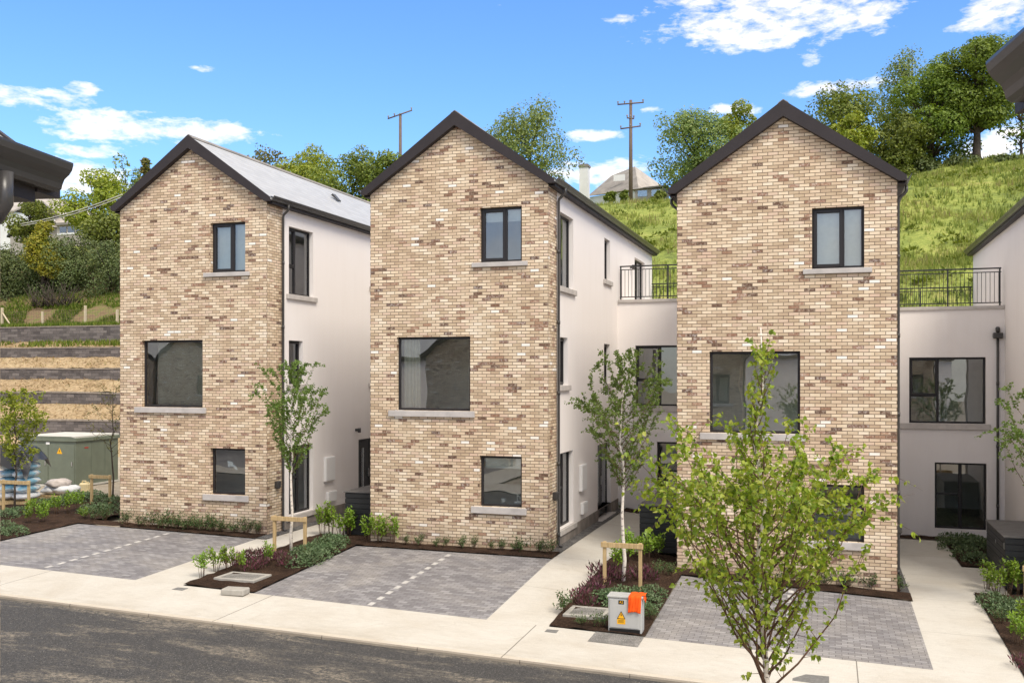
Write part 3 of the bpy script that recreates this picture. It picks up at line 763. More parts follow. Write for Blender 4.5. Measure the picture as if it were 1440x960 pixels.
    for z0, z1 in ((.05, 2.7), (2.9, 6.0)):
        r.poly([(X0+.1, YL+.2, z0), (X1-.05, YL+.2, z0), (X1-.05, YL+4, z0), (X0+.1, YL+4, z0)]); r.poly([(X0+.1, YL+.2, z1), (X1-.05, YL+.2, z1), (X1-.05, YL+4, z1), (X0+.1, YL+4, z1)])
        r.poly([(X0+.1, YL+4, z0), (X1-.05, YL+4, z0), (X1-.05, YL+4, z1), (X0+.1, YL+4, z1)])
        for x in (X0+.1, X1-.05): r.poly([(x, YL+.2, z0), (x, YL+4, z0), (x, YL+4, z1), (x, YL+.2, z1)])
    r.build('link_room', M['room'], root)
    return root

L1, L2_, L3, L4 = -18.93, -11.15, -3.32, 4.79
h1 = brick_house('brick_house', (L1, D, 0), 'furthest brick gabled house, its pale slate roof slope showing, beside the green kiosk', dict(link=W+3.0, top='shade', mid='dim_room'))
h2 = brick_house('brick_house', (L2_, D, 0), 'middle brick gabled house with a cream curtain in its big square window', dict(link=W+3.08, top='blind', mid='curtain', low='blind'))
h3 = brick_house('brick_house', (L3, D, -.42), 'nearest brick gabled house, standing behind the leafy birch in the foreground', dict(link=4.79+3.32, left_pipe=True, top='shade', dx=.28))
# roof vent on the first house
v = MB(); v.prism([(0, 0), (.42, -.30), (.44, -.25), (.10, .06)], lambda p, q, t: (3.25+p*.6, t, 10.22+q*.72), 6.2, 6.42); v.build('roof_vent', M['black'], h1)
d = MB(); d.tube([(W+3.18, 8.15-.06, 6.0), (W+3.18, 8.15-.06, .3)], .036, 10); d.bbox(W+3.05, W+3.31, 8.15-.17, 8.15-.005, 5.72, 5.88, .02); d.tube([(W+3.18, 8.15, 6.0), (W+3.18, 8.15-.07, 6.01), (W+3.18, 8.15-.09, 5.9)], .06, 10)
for zb in (4.4, 2.6, .9): d.tube([(W+3.18, 8.15-.06, zb), (W+3.18, 8.15-.06, zb+.09)], .044, 10)
d.build('downpipe', M['black'], h3)

# fourth house: only its rendered side wall and eave come into the picture
h4 = empty('rendered_house', (L4, D, -.42), 0, 'white rendered house wall with dark eave cut off by the right edge', 'house', 'houses of the terrace')
E = 8.86
w = MB(); wall(w, LEFT, .78, DEP, -.7, E, [], 0); wall(w, FRONT, .01, W, -.7, E, [(.74, 2.73, 3.37, 5.22)], .16); w.poly([(0, DEP, -.7), (W, DEP, -.7), (W, DEP, E), (0, DEP, E)]); w.poly([(0, DEP, E), (W, DEP, E), (W/2, DEP, E+.716*W/2)]); w.poly([(W, 0, -.7), (W, DEP, -.7), (W, DEP, E), (W, 0, E)])
w.build('rendered_wall', M['render'], h4)
w = MB(); w.poly([(-.2, .78, -.7), (-.2, 0, -.7), (-.2, 0, E), (-.2, .78, E)]); w.poly([(-.2, -.002, -.7), (W, -.002, -.7), (W, -.002, E), (-.2, -.002, E)]) if False else None
window(h4, FRONT, .74, 2.73, 3.37, 5.22, 'fixed', (.53, 2.86, 3.215))
roof_parts(h4, E, right_pipe=False, base=.02)

# houses on the near side of the road: two storeys, eaves beside the camera, the rest seen mirrored in the glass
def near_house(loc, label, grp):
    root = empty('near_house', loc, rad(190.5), label, 'house', grp)
    E = 5.72; fw = [(.45, 1.5, 3.6, 4.9), (2.6, 4.2, .9, 2.2)]
    w = MB(); wall(w, FRONT, 0, W, -.4, E, fw, .16); w.poly([(0, 0, E), (W, 0, E), (W/2, 0, E+.716*W/2)])
    w.poly([(W, 0, -.4), (W, .78, -.4), (W, .78, E), (W, 0, E)]); w.poly([(0, 0, -.4), (0, .78, -.4), (0, .78, E), (0, 0, E)])
    w.build('brick_wall', M['brick'], root)
    w = MB()
    for x in (.01, W-.01): w.poly([(x, .78, -.4), (x, 12, -.4), (x, 12, E), (x, .78, E)])
    w.poly([(0, 12, -.4), (W, 12, -.4), (W, 12, E), (0, 12, E)]); w.poly([(0, 12, E), (W, 12, E), (W/2, 12, E+.716*W/2)])
    w.build('rendered_wall', M['render'], root)
    for h in fw: window(root, FRONT, *h[:4], 'casement', (h[0]-.18, h[1]+.18, h[2]-.14))
    r = MB(); r.poly([(.2, .4, 0), (W-.2, .4, 0), (W-.2, .4, E), (.2, .4, E)]); r.build('room', M['room'], root)
    roof_parts(root, E, y1=12, right_pipe=True, left_pipe=True, base=0, pipe_y=.30, drop=.02)
    return root
zt = 5.25 - 5.86
near_house((-3.51, 3.39, zt), 'near house whose dark gutter corner and downpipe cut into the left edge', 'near houses beside the camera')
near_house((5.42, 4.07, zt), 'near house whose dark gutter end cuts into the upper right corner', 'near houses beside the camera')
for x, y in ((-14.45, 1.37), (-23.8, -.36), (-33.2, -2.1), (-38.3, -3.04)):
    near_house((x, y, zt), 'brick house across the road seen only as a reflection in the windows', 'houses mirrored in the windows')

# ------------------------------------------------------------------ railings on the links
def railing(x0, x1, y, z, label, gap=.112, posts=(), drop=.06):
    root = empty('railing', (x0, y, z), 0, label, 'railing', 'black terrace railings')
    n = int((x1-x0)/gap); Lh = x1-x0
    m = MB(); m.bbox(0, Lh, -.025, .025, 1.06, 1.10, .006); m.build('handrail', M['rail'], root)
    m = MB(); m.box(0, Lh, -.012, .012, .08, .11); m.build('bottom_rail', M['rail'], root)
    for i in range(n):
        m = MB(); xx = (i+.5)*gap; m.box(xx-.007, xx+.007, -.007, .007, .11, .96); m.build('baluster', M['rail'], root)
    m = MB(); m.box(0, Lh, -.010, .010, .96, .985); m.build('upper_rail', M['rail'], root)
    for p in posts:
        m = MB(); m.box(p-.02, p+.02, -.02, .02, 0, 1.06); m.box(p-.05, p+.05, -.05, .05, 0, .012); m.build('post', M['rail'], root)
    return root
YL = D + 8.15
railing(-6.38, -3.36, YL+.13, 6.66, 'black railing along the terrace between the middle and nearest brick houses', posts=(.03, 1.55, 2.95))
railing(1.46, 4.72, YL+.13, 6.24, 'black railing along the terrace between the nearest brick house and right white wall', posts=(.03, 1.85, 3.22))
railing(1.46, 4.72, D+DEP-.3, 6.20, 'second black railing at the back of the right-hand terrace, against the grass', posts=(.05, 1.6, 3.2), gap=.13)
railing(-6.38, -3.36, D+DEP-.3, 6.62, 'second black railing at the back of the middle terrace, against the grass', posts=(.05, 1.5, 2.95), gap=.13)

# ------------------------------------------------------------------ bin stores
def bin_store(x0, x1, y0, y1, z0, z1, label):
    root = empty('bin_store', (x0, y0, z0), 0, label, 'bin store', 'black slatted bin stores')
    w, d, h = x1-x0, y1-y0, z1-z0
    n = 8; bh = (h-.06)/n
    m = MB()
    for i in range(n): m.bbox(.0, w, 0, .03, .03+i*bh, .03+(i+1)*bh-.014, .004)
    m.build('front_boards', M['bin'], root)
    m = MB()
    for i in range(n): m.bbox(-.001, .028, .032, d, .03+i*bh, .03+(i+1)*bh-.012, .004)
    m.box(.03, w, .035, d, .02, h-.05)
    m.build('side_boards', M['bin'], root)
    m = MB(); nb = int(d/.145)
    for i in range(nb): m.bbox(-.03, w+.02, -.03+i*(d+.05)/nb, -.03+(i+1)*(d+.05)/nb-.01, h-.03, h, .004)
    m.build('lid', M['bintop'], root)
    for dz in (.2, .75):
        m = MB(); m.box(-.012, -.0015, .06, .12, dz*h, dz*h+.14); m.box(-.012, -.0015, d*.45, d*.45+.08, dz*h-.05, dz*h+.03); m.build('hinge', M['steel'], root)
    return root
bin_store(-12.23, -11.22, 23.1, 26.0, 0.0, 1.17, 'black slatted bin store beside the middle brick house, behind bright green shrubs')
bin_store(-4.45, -3.40, 23.8, 27.0, -.14, 1.05, 'black slatted bin store in the gap left of the nearest brick house')
bin_store(3.70, 4.74, 23.6, 26.2, -.46, .72, 'black slatted bin store with pale hinges at the right edge, below the downpipe')

# ------------------------------------------------------------------ stakes, cabinet, covers
def stake_frame(p, width, h, label, rot=0, straps=True):
    root = empty('tree_stake', p, rot, label, 'tree stake', 'timber tree stakes')
    for s in (-1, 1):
        m = MB(); m.bbox(s*width/2-.035, s*width/2+.035, -.035, .035, -.2, h, .006); m.build('post', M['timber'], root)
    m = MB(); m.bbox(-width/2-.07, width/2+.07, -.063, -.037, h-.12, h-.01, .006); m.build('crossbar', M['timber'], root)
    return root
stake_frame((-12.40, 20.60, -.05), .84, .90, 'timber tree stake round the birch between the furthest and middle brick houses')
stake_frame((-4.11, 20.04, -.22), .76, .98, 'timber tree stake round the birch behind the grey electricity cabinet')
stake_frame((4.06, 21.0, -.47), .80, 1.05, 'timber tree stake at the right edge below the cut-off birch')
stake_frame((-22.9, 22.7, .19), .95, .95, 'timber tree stake round the leafy young tree at the left edge')
stake_frame((-21.75, 24.9, .17), .70, .95, 'timber tree stake by the thin brownish tree and green kiosk')

cab = empty('electricity_cabinet', (-3.80, 17.26, -.40), rad(1.5), 'grey electricity cabinet marked A2 with a yellow warning sticker', 'cabinet')
m = MB(); m.bbox(.0, .61, .0, .30, .0, .64, .008); m.build('body', M['zinc'], cab)
m = MB(); m.bbox(-.02, .63, -.02, .32, .642, .675, .006); m.build('lid', M['zinc'], cab)
m = MB(); m.bbox(.03, .555, -.012, -.001, .10, .61, .005); m.build('door', M['zinc'], cab)
m = MB(); m.box(.02, .58, -.006, -.001, .01, .085); m.build('base_grille', M['ink'], cab)
m = MB(); m.box(.19, .29, -.016, -.0125, .53, .60); pl = m.build('number_plate', M['ink'], cab)
def text(body, size, loc, rot, mat, parent, ext=.001, name='lettering'):
    cu = bpy.data.curves.new(name, 'FONT'); cu.body = body; cu.size = size; cu.extrude = ext; cu.align_x = 'CENTER'; cu.align_y = 'CENTER'
    tmp = bpy.data.objects.new('tmp', cu); COL.objects.link(tmp)
    dg = bpy.context.evaluated_depsgraph_get(); me = bpy.data.meshes.new_from_object(tmp.evaluated_get(dg))
    bpy.data.objects.remove(tmp); me.name = name; me.materials.clear(); me.materials.append(mat)
    o = bpy.data.objects.new(name, me); COL.objects.link(o); o.location = loc; o.rotation_euler = rot; o.parent = parent
    return o
text('A2', .062, (.24, -.0175, .565), (rad(90), 0, 0), M['yellow'], pl)
m = MB(); m.prism([(.17, .27), (.31, .27), (.24, .40)], lambda p, q, t: (p, t, q), -.0155, -.0125); m.mi = 0
m.box(.165, .315, -.0150, -.0125, .17, .262); st = m.build('warning_sticker', M['yellow'], cab)
m = MB()
for a, b in (((.17, .27), (.31, .27)), ((.31, .27), (.24, .40)), ((.24, .40), (.17, .27))):
    m.tube([(a[0], -.0165, a[1]), (b[0], -.0165, b[1])], .005, 5)
m.prism([(.245, .375), (.225, .33), (.242, .33), (.232, .295), (.258, .342), (.242, .342)], lambda p, q, t: (p, t, q), -.0175, -.0160)
for z in (.235, .215, .195): m.box(.185, .295, -.0165, -.0152, z, z+.007)
m.build('warning_symbol', M['ink'], st)
cl = MB(); cl.sm = True
nu, nv = 16, 26
id = []
for j in range(nv+1):
    row = []
    t = j/nv*0.65                                    # runs from the back, over the lid, down the front
    for i in range(nu+1):
        s_ = i/nu
        wv = .015*math.sin(s_*9 + t*6) + .01*math.sin(s_*21)
        x = .38 + s_*(.23 + .05*(t < .25)) - .05*max(0, t-.36)
        if t < .36: y = .30 - t*.93; z = .684 + .012*abs(math.sin(s_*7 + t*11))
        else: y = -.035 - abs(wv); z = .684 - (t-.36)*1.02*(1 - .25*s_*0) + .0
        if t >= .36: z += .04*math.sin(s_*3.3)*(t-.36)*2
        row.append(cl.vert(x, y, z))
    id.append(row)
for j in range(nv):
    for i in range(nu): cl.face([id[j][i], id[j][i+1], id[j+1][i+1], id[j+1][i]])
for p in [((.63, .22, .684), (.665, .20, .62), (.67, .08, .56), (.64, .0, .66))]: cl.poly(p)
c = cl.build('orange_cloth', M['orange'], None, (-3.80, 17.26, -.40), rad(1.5)); tag(c, 'orange cloth draped over the top right of the grey cabinet', 'cloth')
md = c.modifiers.new('thick', 'SOLIDIFY'); md.thickness = .006

def cover(cx, cy, w, d, label, frame=True, rot=0, name='manhole_cover'):
    root = empty(name, (cx, cy, gz(cx, cy)), rot, label, 'access cover', 'covers set in the ground')
    dz = .05 if frame else .008
    if frame:
        m = MB(); f = .09
        for a in ((-w/2, w/2, -d/2, -d/2+f), (-w/2, w/2, d/2-f, d/2), (-w/2, -w/2+f, -d/2+f, d/2-f), (w/2-f, w/2, -d/2+f, d/2-f)): m.bbox(*a, -.05, .065, .008)
        m.build('surround', M['stone'], root); m = MB(); m.box(-w/2+f, w/2-f, -d/2+f, d/2-f, -.02, .05); m.build('lid', M['grille'], root)
    else:
        m = MB(); m.bbox(-w/2, w/2, -d/2, d/2, -.03, .006, .002); m.build('lid', M['cover'], root)
    return root
cover(-12.05, 18.1, 1.0, .7, 'square manhole cover with concrete surround in the soil bed left of the middle driveway')
cover(-4.40, 18.15, .80, .75, 'square manhole cover with pale surround in the soil beside the grey cabinet')
cover(-12.78, 16.93, .26, .2, 'small grey drain cover in the footpath left of the loose concrete block', False, name='drain_cover')
cover(-4.78, 16.94, .22, .18, 'small grey drain cover in the footpath left of the grey cabinet', False, name='drain_cover')
cover(-.26, 16.0, .55, .40, 'grey speckled drain cover at the bottom edge right of the foreground birch trunk', False, name='drain_cover')
m = MB(); m.bbox(-.25, .25, -.15, .15, 0, .13, .02)
tag(m.build('concrete_block', M['stone'], None, (-11.48, 16.98, gz(-11.5, 17)), rad(6)), 'loose grey concrete block lying on the footpath by the soil bed', 'block')

# ------------------------------------------------------------------ things in the windows
nx = empty('letter_ornament', (L2_+3.93, D+.27, 1.16), 0, 'white letter N ornament behind glass in the middle brick house', 'ornament')
m = MB(); m.bbox(-.14, .10, -.02, .12, -.06, -.02, .006); m.bbox(-.10, .09, -.02, .12, -.02, 0, .006); m.build('books', M['paper'], nx)
text('N', .24, (0, .03, .085), (rad(90), 0, 0), M['white'], nx, .02, 'letter')
m = MB(); m.tube([(0, 0, 0), (0, 0, .12)], [.055, .06], 14); tag(m.build('plant_pot', M['paper'], None, (L2_+3.5, D+.32, 1.09)), 'white pot behind the glass left of the letter ornament', 'pot')
m = MB(); m.prism([(0, 0), (.16, -.02), (.2, -.10), (.27, -.13), (.33, -.22), (.26, -.24), (.2, -.17), (.13, -.15), (.02, -.17)], lambda p, q, t: (p, t, q), 0, .004)
tag(m.build('taped_paper', M['paper'], None, (L1+3.42, D+.142, 1.93)), 'white torn paper stuck inside the ground floor window of the furthest brick house', 'paper')

# ------------------------------------------------------------------ left yard: kiosk, sacks, pallets, jerrycan
k = empty('substation_kiosk', (-25.46, 27.91, .25), 0, 'green steel electricity kiosk with pale flat roof and yellow warning sign', 'kiosk')
m = MB(); m.box(-2.5, 0, 0, 2.15, .04, 1.62); m.build('body', M['kiosk'], k)
m = MB(); m.box(-2.54, .04, -.04, 2.19, 0, .06); m.build('base_frame', M['kioskroof'], k)
m = MB(); m.bbox(-2.56, .06, -.06, 2.21, 1.62, 1.74, .01); m.prism([(-2.56, 1.74), (.06, 1.74), (-.2, 1.80), (-2.3, 1.80)], lambda p, q, t: (p, t, q), -.06, 2.21); ro = m.build('roof', [M['kiosk']], k)
m = MB(); m.poly([(-2.5, -.03, 1.803), (.0, -.03, 1.803), (.0, 2.18, 1.803), (-2.5, 2.18, 1.803)]); m.prism([(-2.5, 1.745), (.0, 1.745), (-.0, 1.802), (-2.5, 1.802)], lambda p, q, t: (p, t, q), -.05, 2.2); m.build('roof_sheet', M['kioskroof'], ro)
for a in ((-1.2, -.05), (-2.42, -1.23)):
    m = MB(); m.bbox(a[0], a[1], -.025, -.001, .1, 1.52, .006); dd = m.build('door', M['kiosk'], k)
    m = MB(); m.prism([(.5-.12, 1.18), (.5+.12, 1.18), (.5, 1.40)], lambda p, q, t: (a[0]+p, t, q), -.031, -.0262); wsn = m.build('warning_sign', M['yellow'], dd)
    m = MB(); m.prism([(.505, 1.34), (.47, 1.28), (.50, 1.28), (.48, 1.21), (.53, 1.295), (.50, 1.295)], lambda p, q, t: (a[0]+p, t, q), -.034, -.0315); m.build('warning_symbol', M['ink'], wsn)
    m = MB(); m.bbox(a[1]-.12, a[1]-.07, -.05, -.026, .75, .9, .004); m.build('handle', M['steel'], dd)
m = MB(); m.box(-1.30, -1.14, -.032, -.0265, 1.50, 1.58); m.build('notice', M['white'], k)
m = MB()
for y in (.75, 1.45): m.box(.001, .010, y, y+.015, .1, 1.6)
m.build('panel_joint', M['kiosk'], k)
m = MB(); m.box(.001, .012, .42, .6, 1.36, 1.40); m.build('sticker', M['red'], k)

def pallet(x, y, z, w, d, rot, label):
    root = empty('pallet', (x, y, z), rot, label, 'pallet', 'timber pallets in the yard')
    m = MB()
    for i in range(6): m.box(-w/2+i*w/6, -w/2+(i+.75)*w/6, -d/2, d/2, .10, .122)
    m.build('deck', M['timber'], root)
    for s in (-1, 0, 1):
        m = MB(); m.box(-w/2, w/2, s*(d/2-.05)-.045, s*(d/2-.05)+.045, 0, .1); m.build('bearer', M['timber'], root)
    return root
P1 = Vector((-24.35, 24.25, .2)); P2 = Vector((-24.0, 25.6, .22))
pallet(P1.x, P1.y, P1.z, 1.25, 1.05, rad(12), 'timber pallet carrying the tall stack of blue and white sacks')
pallet(P2.x, P2.y, P2.z, 1.05, 1.0, rad(-8), 'timber pallet carrying slumped white sacks in front of the kiosk')
random.seed(3)
rowname = ['bottom', 'second', 'third', 'fourth', 'fifth', 'top']
for lv in range(6):
    for c in range(2):
        m = MB(); m.blob((0, 0, 0), (.34, .52, .135), 10, .07, lv*3.1 + c)
        mat = M['bagwhite'] if lv in (0, 5) else M['bagblue']
        tag(m.build('sack', mat, None, (P1.x + (c-.5)*.62 + random.uniform(-.02, .02), P1.y + random.uniform(-.03, .03), P1.z + .25 + lv*.235), rad(12)),
            '%s sack in the %s layer of the tall stack, %s column' % ('white' if lv in (0, 5) else 'blue and white', rowname[lv], ('left' if c == 0 else 'right')), 'sack', 'sacks stacked on the tall pallet')
# black sheet over the tall stack
m = MB(); m.sm = True
gsz = 22
id = [[None]*(gsz+1) for _ in range(gsz+1)]
for j in range(gsz+1):
    for i in range(gsz+1):
        x = lerp(-.95, .72, i/gsz); y = lerp(-.72, .62, j/gsz)
        n = noise.noise(Vector((x*3.2, y*3.2, 2))) + .5*noise.noise(Vector((x*7, y*7, 5)))
        ed = max(0, abs(x+.1)-.52)*1.2 + max(0, abs(y)-.45)*2.0
        id[j][i] = m.vert(x, y, .13*n + .16 - ed*(1+.5*n) + .12*math.exp(-((x+.4)**2+y*y)*6))
for j in range(gsz):
    for i in range(gsz): m.face([id[j][i], id[j][i+1], id[j+1][i+1], id[j+1][i]])
tag(m.build('plastic_sheet', M['sheet'], None, (P1.x, P1.y, P1.z + 1.58), rad(12)), 'crumpled black plastic sheet lying over the tall sack stack', 'sheet')
for i, (dx, dy, dz, r, mt, lab) in enumerate([(-.25, 0, .27, .3, 'bagwhite', 'white plastic sack on the left of the low pallet, before the kiosk'), (.22, .05, .27, -.4, 'bagwhite', 'slumped white sack on the right of the low pallet, before the kiosk'), (-.05, 0, .47, .15, 'bagtan', 'dusty tan sack on top of the two white sacks on the low pallet')]):
    m = MB(); m.blob((0, 0, 0), (.36, .44, .16), 10, .13, i*5+20); tag(m.build('sack', M[mt], None, (P2.x+dx, P2.y+dy, P2.z+dz), r), lab, 'sack', 'sacks on the low pallet')
jc = empty('jerrycan', (-24.15, 26.9, .23), rad(8), 'cream plastic jerrycan standing on the sandy ground before the kiosk', 'jerrycan')
m = MB(); m.bbox(-.17, .17, -.13, .13, 0, .34, .05); m.build('body', M['can'], jc)
m = MB(); m.tube([(-.11, 0, .33), (-.10, 0, .40), (.02, 0, .40), (.05, 0, .33)], .022, 8); m.build('handle', M['can'], jc)
m = MB(); m.tube([(.11, 0, .34), (.11, 0, .38)], .03, 10); m.build('cap', M['can'], jc)
# rubble
random.seed(11)
m = MB()
for i in range(420):
    x = random.uniform(-27.5, -20.2); y = random.uniform(24.6, 29.6)
    if x > -24 and y < 26.4: continue
    r = random.uniform(.02, .07); m.blob((x, y, gz(x, y) - .13 + r*.4), (r*1.3, r, r*.7), 4, .2, i)
tag(m.build('rubble', M['stone']), kind='stuff', label='pale loose stones scattered on the sandy ground before the kiosk', cat='rubble')
sheet('yard', -60, -19.2, 26.6, 38.0, M['dirt'], -.03, gz, .5, .5, rough=.05)
sheet('yard', -60, -24.2, 17.2, 26.6, M['dirt'], -.03, gz, .5, .5, rough=.05)

# ------------------------------------------------------------------ terraces on the left bank
T = [(39.0, 1.10, 1.95), (41.2, 2.62, 3.28), (43.3, 3.90, 4.57), (45.4, 5.15, 5.80), (47.4, 6.15, 7.15)]
lab = ['lowest dark block retaining wall, just above the kiosk roof', 'second lowest dark block retaining wall of the terraced bank', 'middle dark block retaining wall of the terraced bank', 'second highest dark block retaining wall of the terraced bank', 'highest dark block retaining wall, below the wire fence']
for i, (y, z0, z1) in enumerate(T):
    root = empty('retaining_wall', (-62, y, 0), 0, lab[i], 'retaining wall', 'retaining walls of the terraced bank')
    m = MB(); n = 48; pr = []
    for j in range(n+1):
        x = j*1.0; wob = noise.noise(Vector((x*.2, i*3, 0)))*.05
        pr.append((x, wob))
    for (xa, wa), (xb, wb) in zip(pr, pr[1:]):
        m.poly([(xa, 0, z0-1.0), (xb, 0, z0-1.0), (xb, .05, z1+wb), (xa, .05, z1+wa)])
    m.build('face', M['block'], root)
    m = MB()
    for (xa, wa), (xb, wb) in zip(pr, pr[1:]):
        m.poly([(xa, .02, z1+wa-.03), (xb, .02, z1+wb-.03), (xb, .02, z1+wb+.04), (xa, .02, z1+wa+.04)]); m.poly([(xa, .02, z1+wa+.04), (xb, .02, z1+wb+.04), (xb, .4, z1+wb+.05), (xa, .4, z1+wa+.05)])
    m.build('coping', M['coping'], root)
    zn = T[i+1][1] + .08 if i < 4 else 7.35
    yn = T[i+1][0] if i < 4 else 50
    sheet('bank', -62, -14, y+.35, yn+.05, M['straw'] if i < 3 else (M['earth'] if i == 4 else M['straw']), 0, (lambda x, yy, y=y, z1=z1, yn=yn, zn=zn: lerp(z1+.02, zn, max(0, min(1, (yy-y-.3)/(yn-y-.3)))) + noise.noise(Vector((x*1.6, yy*1.6, 0)))*.10), .35, .25)
sheet('bank', -62, -14, 37.5, 39.1, M['straw'], 0, lambda x, y: lerp(.2, 1.2, (y-37.5)/1.6), 1, .5)

# wire fence on the bank
fe = empty('wire_fence', (-62, 49.2, 7.3), 0, 'wire mesh fence on pale timber posts above the terraced bank', 'fence')
for px, kind in ((3, 0), (120, 0), (-60, 0), (60, 1), (165, 1)):
    p = at(px, 455, 49.2); m = MB(); x = p.x + 62
    m.box(x-.06, x+.06, -.06, .06, -.3, 1.25 if kind == 0 else .95); m.build('post', M['greytimber'], fe)
p = at(3, 455, 49.2); m = MB(); m.tube([(p.x+62, 0, .95), (p.x+62+1.1, -.25, -.1)], .05, 6); m.build('brace', M['greytimber'], fe)
m = MB()
for i in range(6): m.box(0, 48, -.004, .004, .06+i*.18, .069+i*.18)
for i in range(240): m.box(i*.2, i*.2+.007, -.004, .004, 0, .98)
m.build('mesh', M['pole'], fe)

# ------------------------------------------------------------------ plants: generators
def rv(): return Vector((random.gauss(0, 1), random.gauss(0, 1), random.gauss(0, 1))).normalized()
def tree(name, label, base, height, r, c0, nl, ls, leafm, barkm, cat='tree', group=None, lobes=16, trunk_r=.18, squash=.8, shell=.55, seed=0, lean=0, gaps=0.0, stems=1, cone=False, ry=None, aspect=.6):
    """base point, total height, crown radius r, crown starts at fraction c0 of the height"""
    random.seed(seed)
    root = empty(name, base, 0, label, cat, group)
    zc0 = height*c0; ch = height - zc0; ry = ry or r
    L = []
    for i in range(lobes):
        t = (i+.5)/lobes
        zz = zc0 + ch*(.10 + .85*t)
        prof = math.sin(math.pi*min(1, .14 + .80*t))**.7 if not cone else (1.02 - t)
        a = random.uniform(0, 6.283) + i*2.4; q = math.sqrt(random.uniform(.10, 1))*prof*.74
        lr = r*random.uniform(.28, .46)*(.6 + .4*prof)
        L.append((Vector((math.cos(a)*q*r*1.08 + lean*t, math.sin(a)*q*ry, zz + random.uniform(-.06, .06)*ch)), lr))
    tm = MB()
    top = Vector((lean*.5, 0, zc0 + ch*.55))
    for sidx in range(stems):
        off = Vector((random.uniform(-.3, .3), random.uniform(-.3, .3), 0))*(stems > 1)
        n = 6; pts = [off + Vector((lean*(i/n)**2*.5, 0, 0)) + Vector((0, 0, top.z*i/n)) + Vector((random.gauss(0, .05), random.gauss(0, .05), 0))*trunk_r*6*(i > 0)*.5 - Vector((0, 0, .4 if i == 0 else 0)) for i in range(n+1)]
        tm.tube(pts, [trunk_r*(1.25 if i == 0 else 1 - .75*i/n) for i in range(n+1)], 8)
    for c, lr in L:
        s0 = Vector((lean*.15, 0, max(zc0*.75, min(top.z*.9, c.z - (c.xy.length*.9))))); mid = s0.lerp(c, .5) + Vector((0, 0, -.06*lr)) + rv()*lr*.12
        tm.tube([s0, mid, c, c + (c - mid).normalized()*lr*.6], [trunk_r*.38, trunk_r*.24, trunk_r*.12, trunk_r*.04], 5)
    tm.build('trunk', barkm, root)
    cm = MB(); tot = sum(l[1]**2 for l in L)
    for c, lr in L:
        n = int(nl*lr*lr/tot)
        for _ in range(n):
            d = rv(); k = random.uniform(shell, 1.0)**.6
            nb = noise.noise((c + d*lr)*(1.3/max(.3, lr)) + Vector((seed, 0, 0)))
            if nb < gaps - .45: continue
            p = c + Vector((d.x, d.y, d.z*squash))*lr*k*(1 + .35*nb)
            nr = (d*.8 + rv()*.7 + Vector((0, 0, .35))).normalized()
            dr = nr.cross(rv())
            if dr.length < .01: continue
            cm.leaf(p, dr.normalized(), nr, ls*random.uniform(.65, 1.3), ls*aspect*random.uniform(.8, 1.2), .12)
    cm.build('crown', leafm, root)
    return root

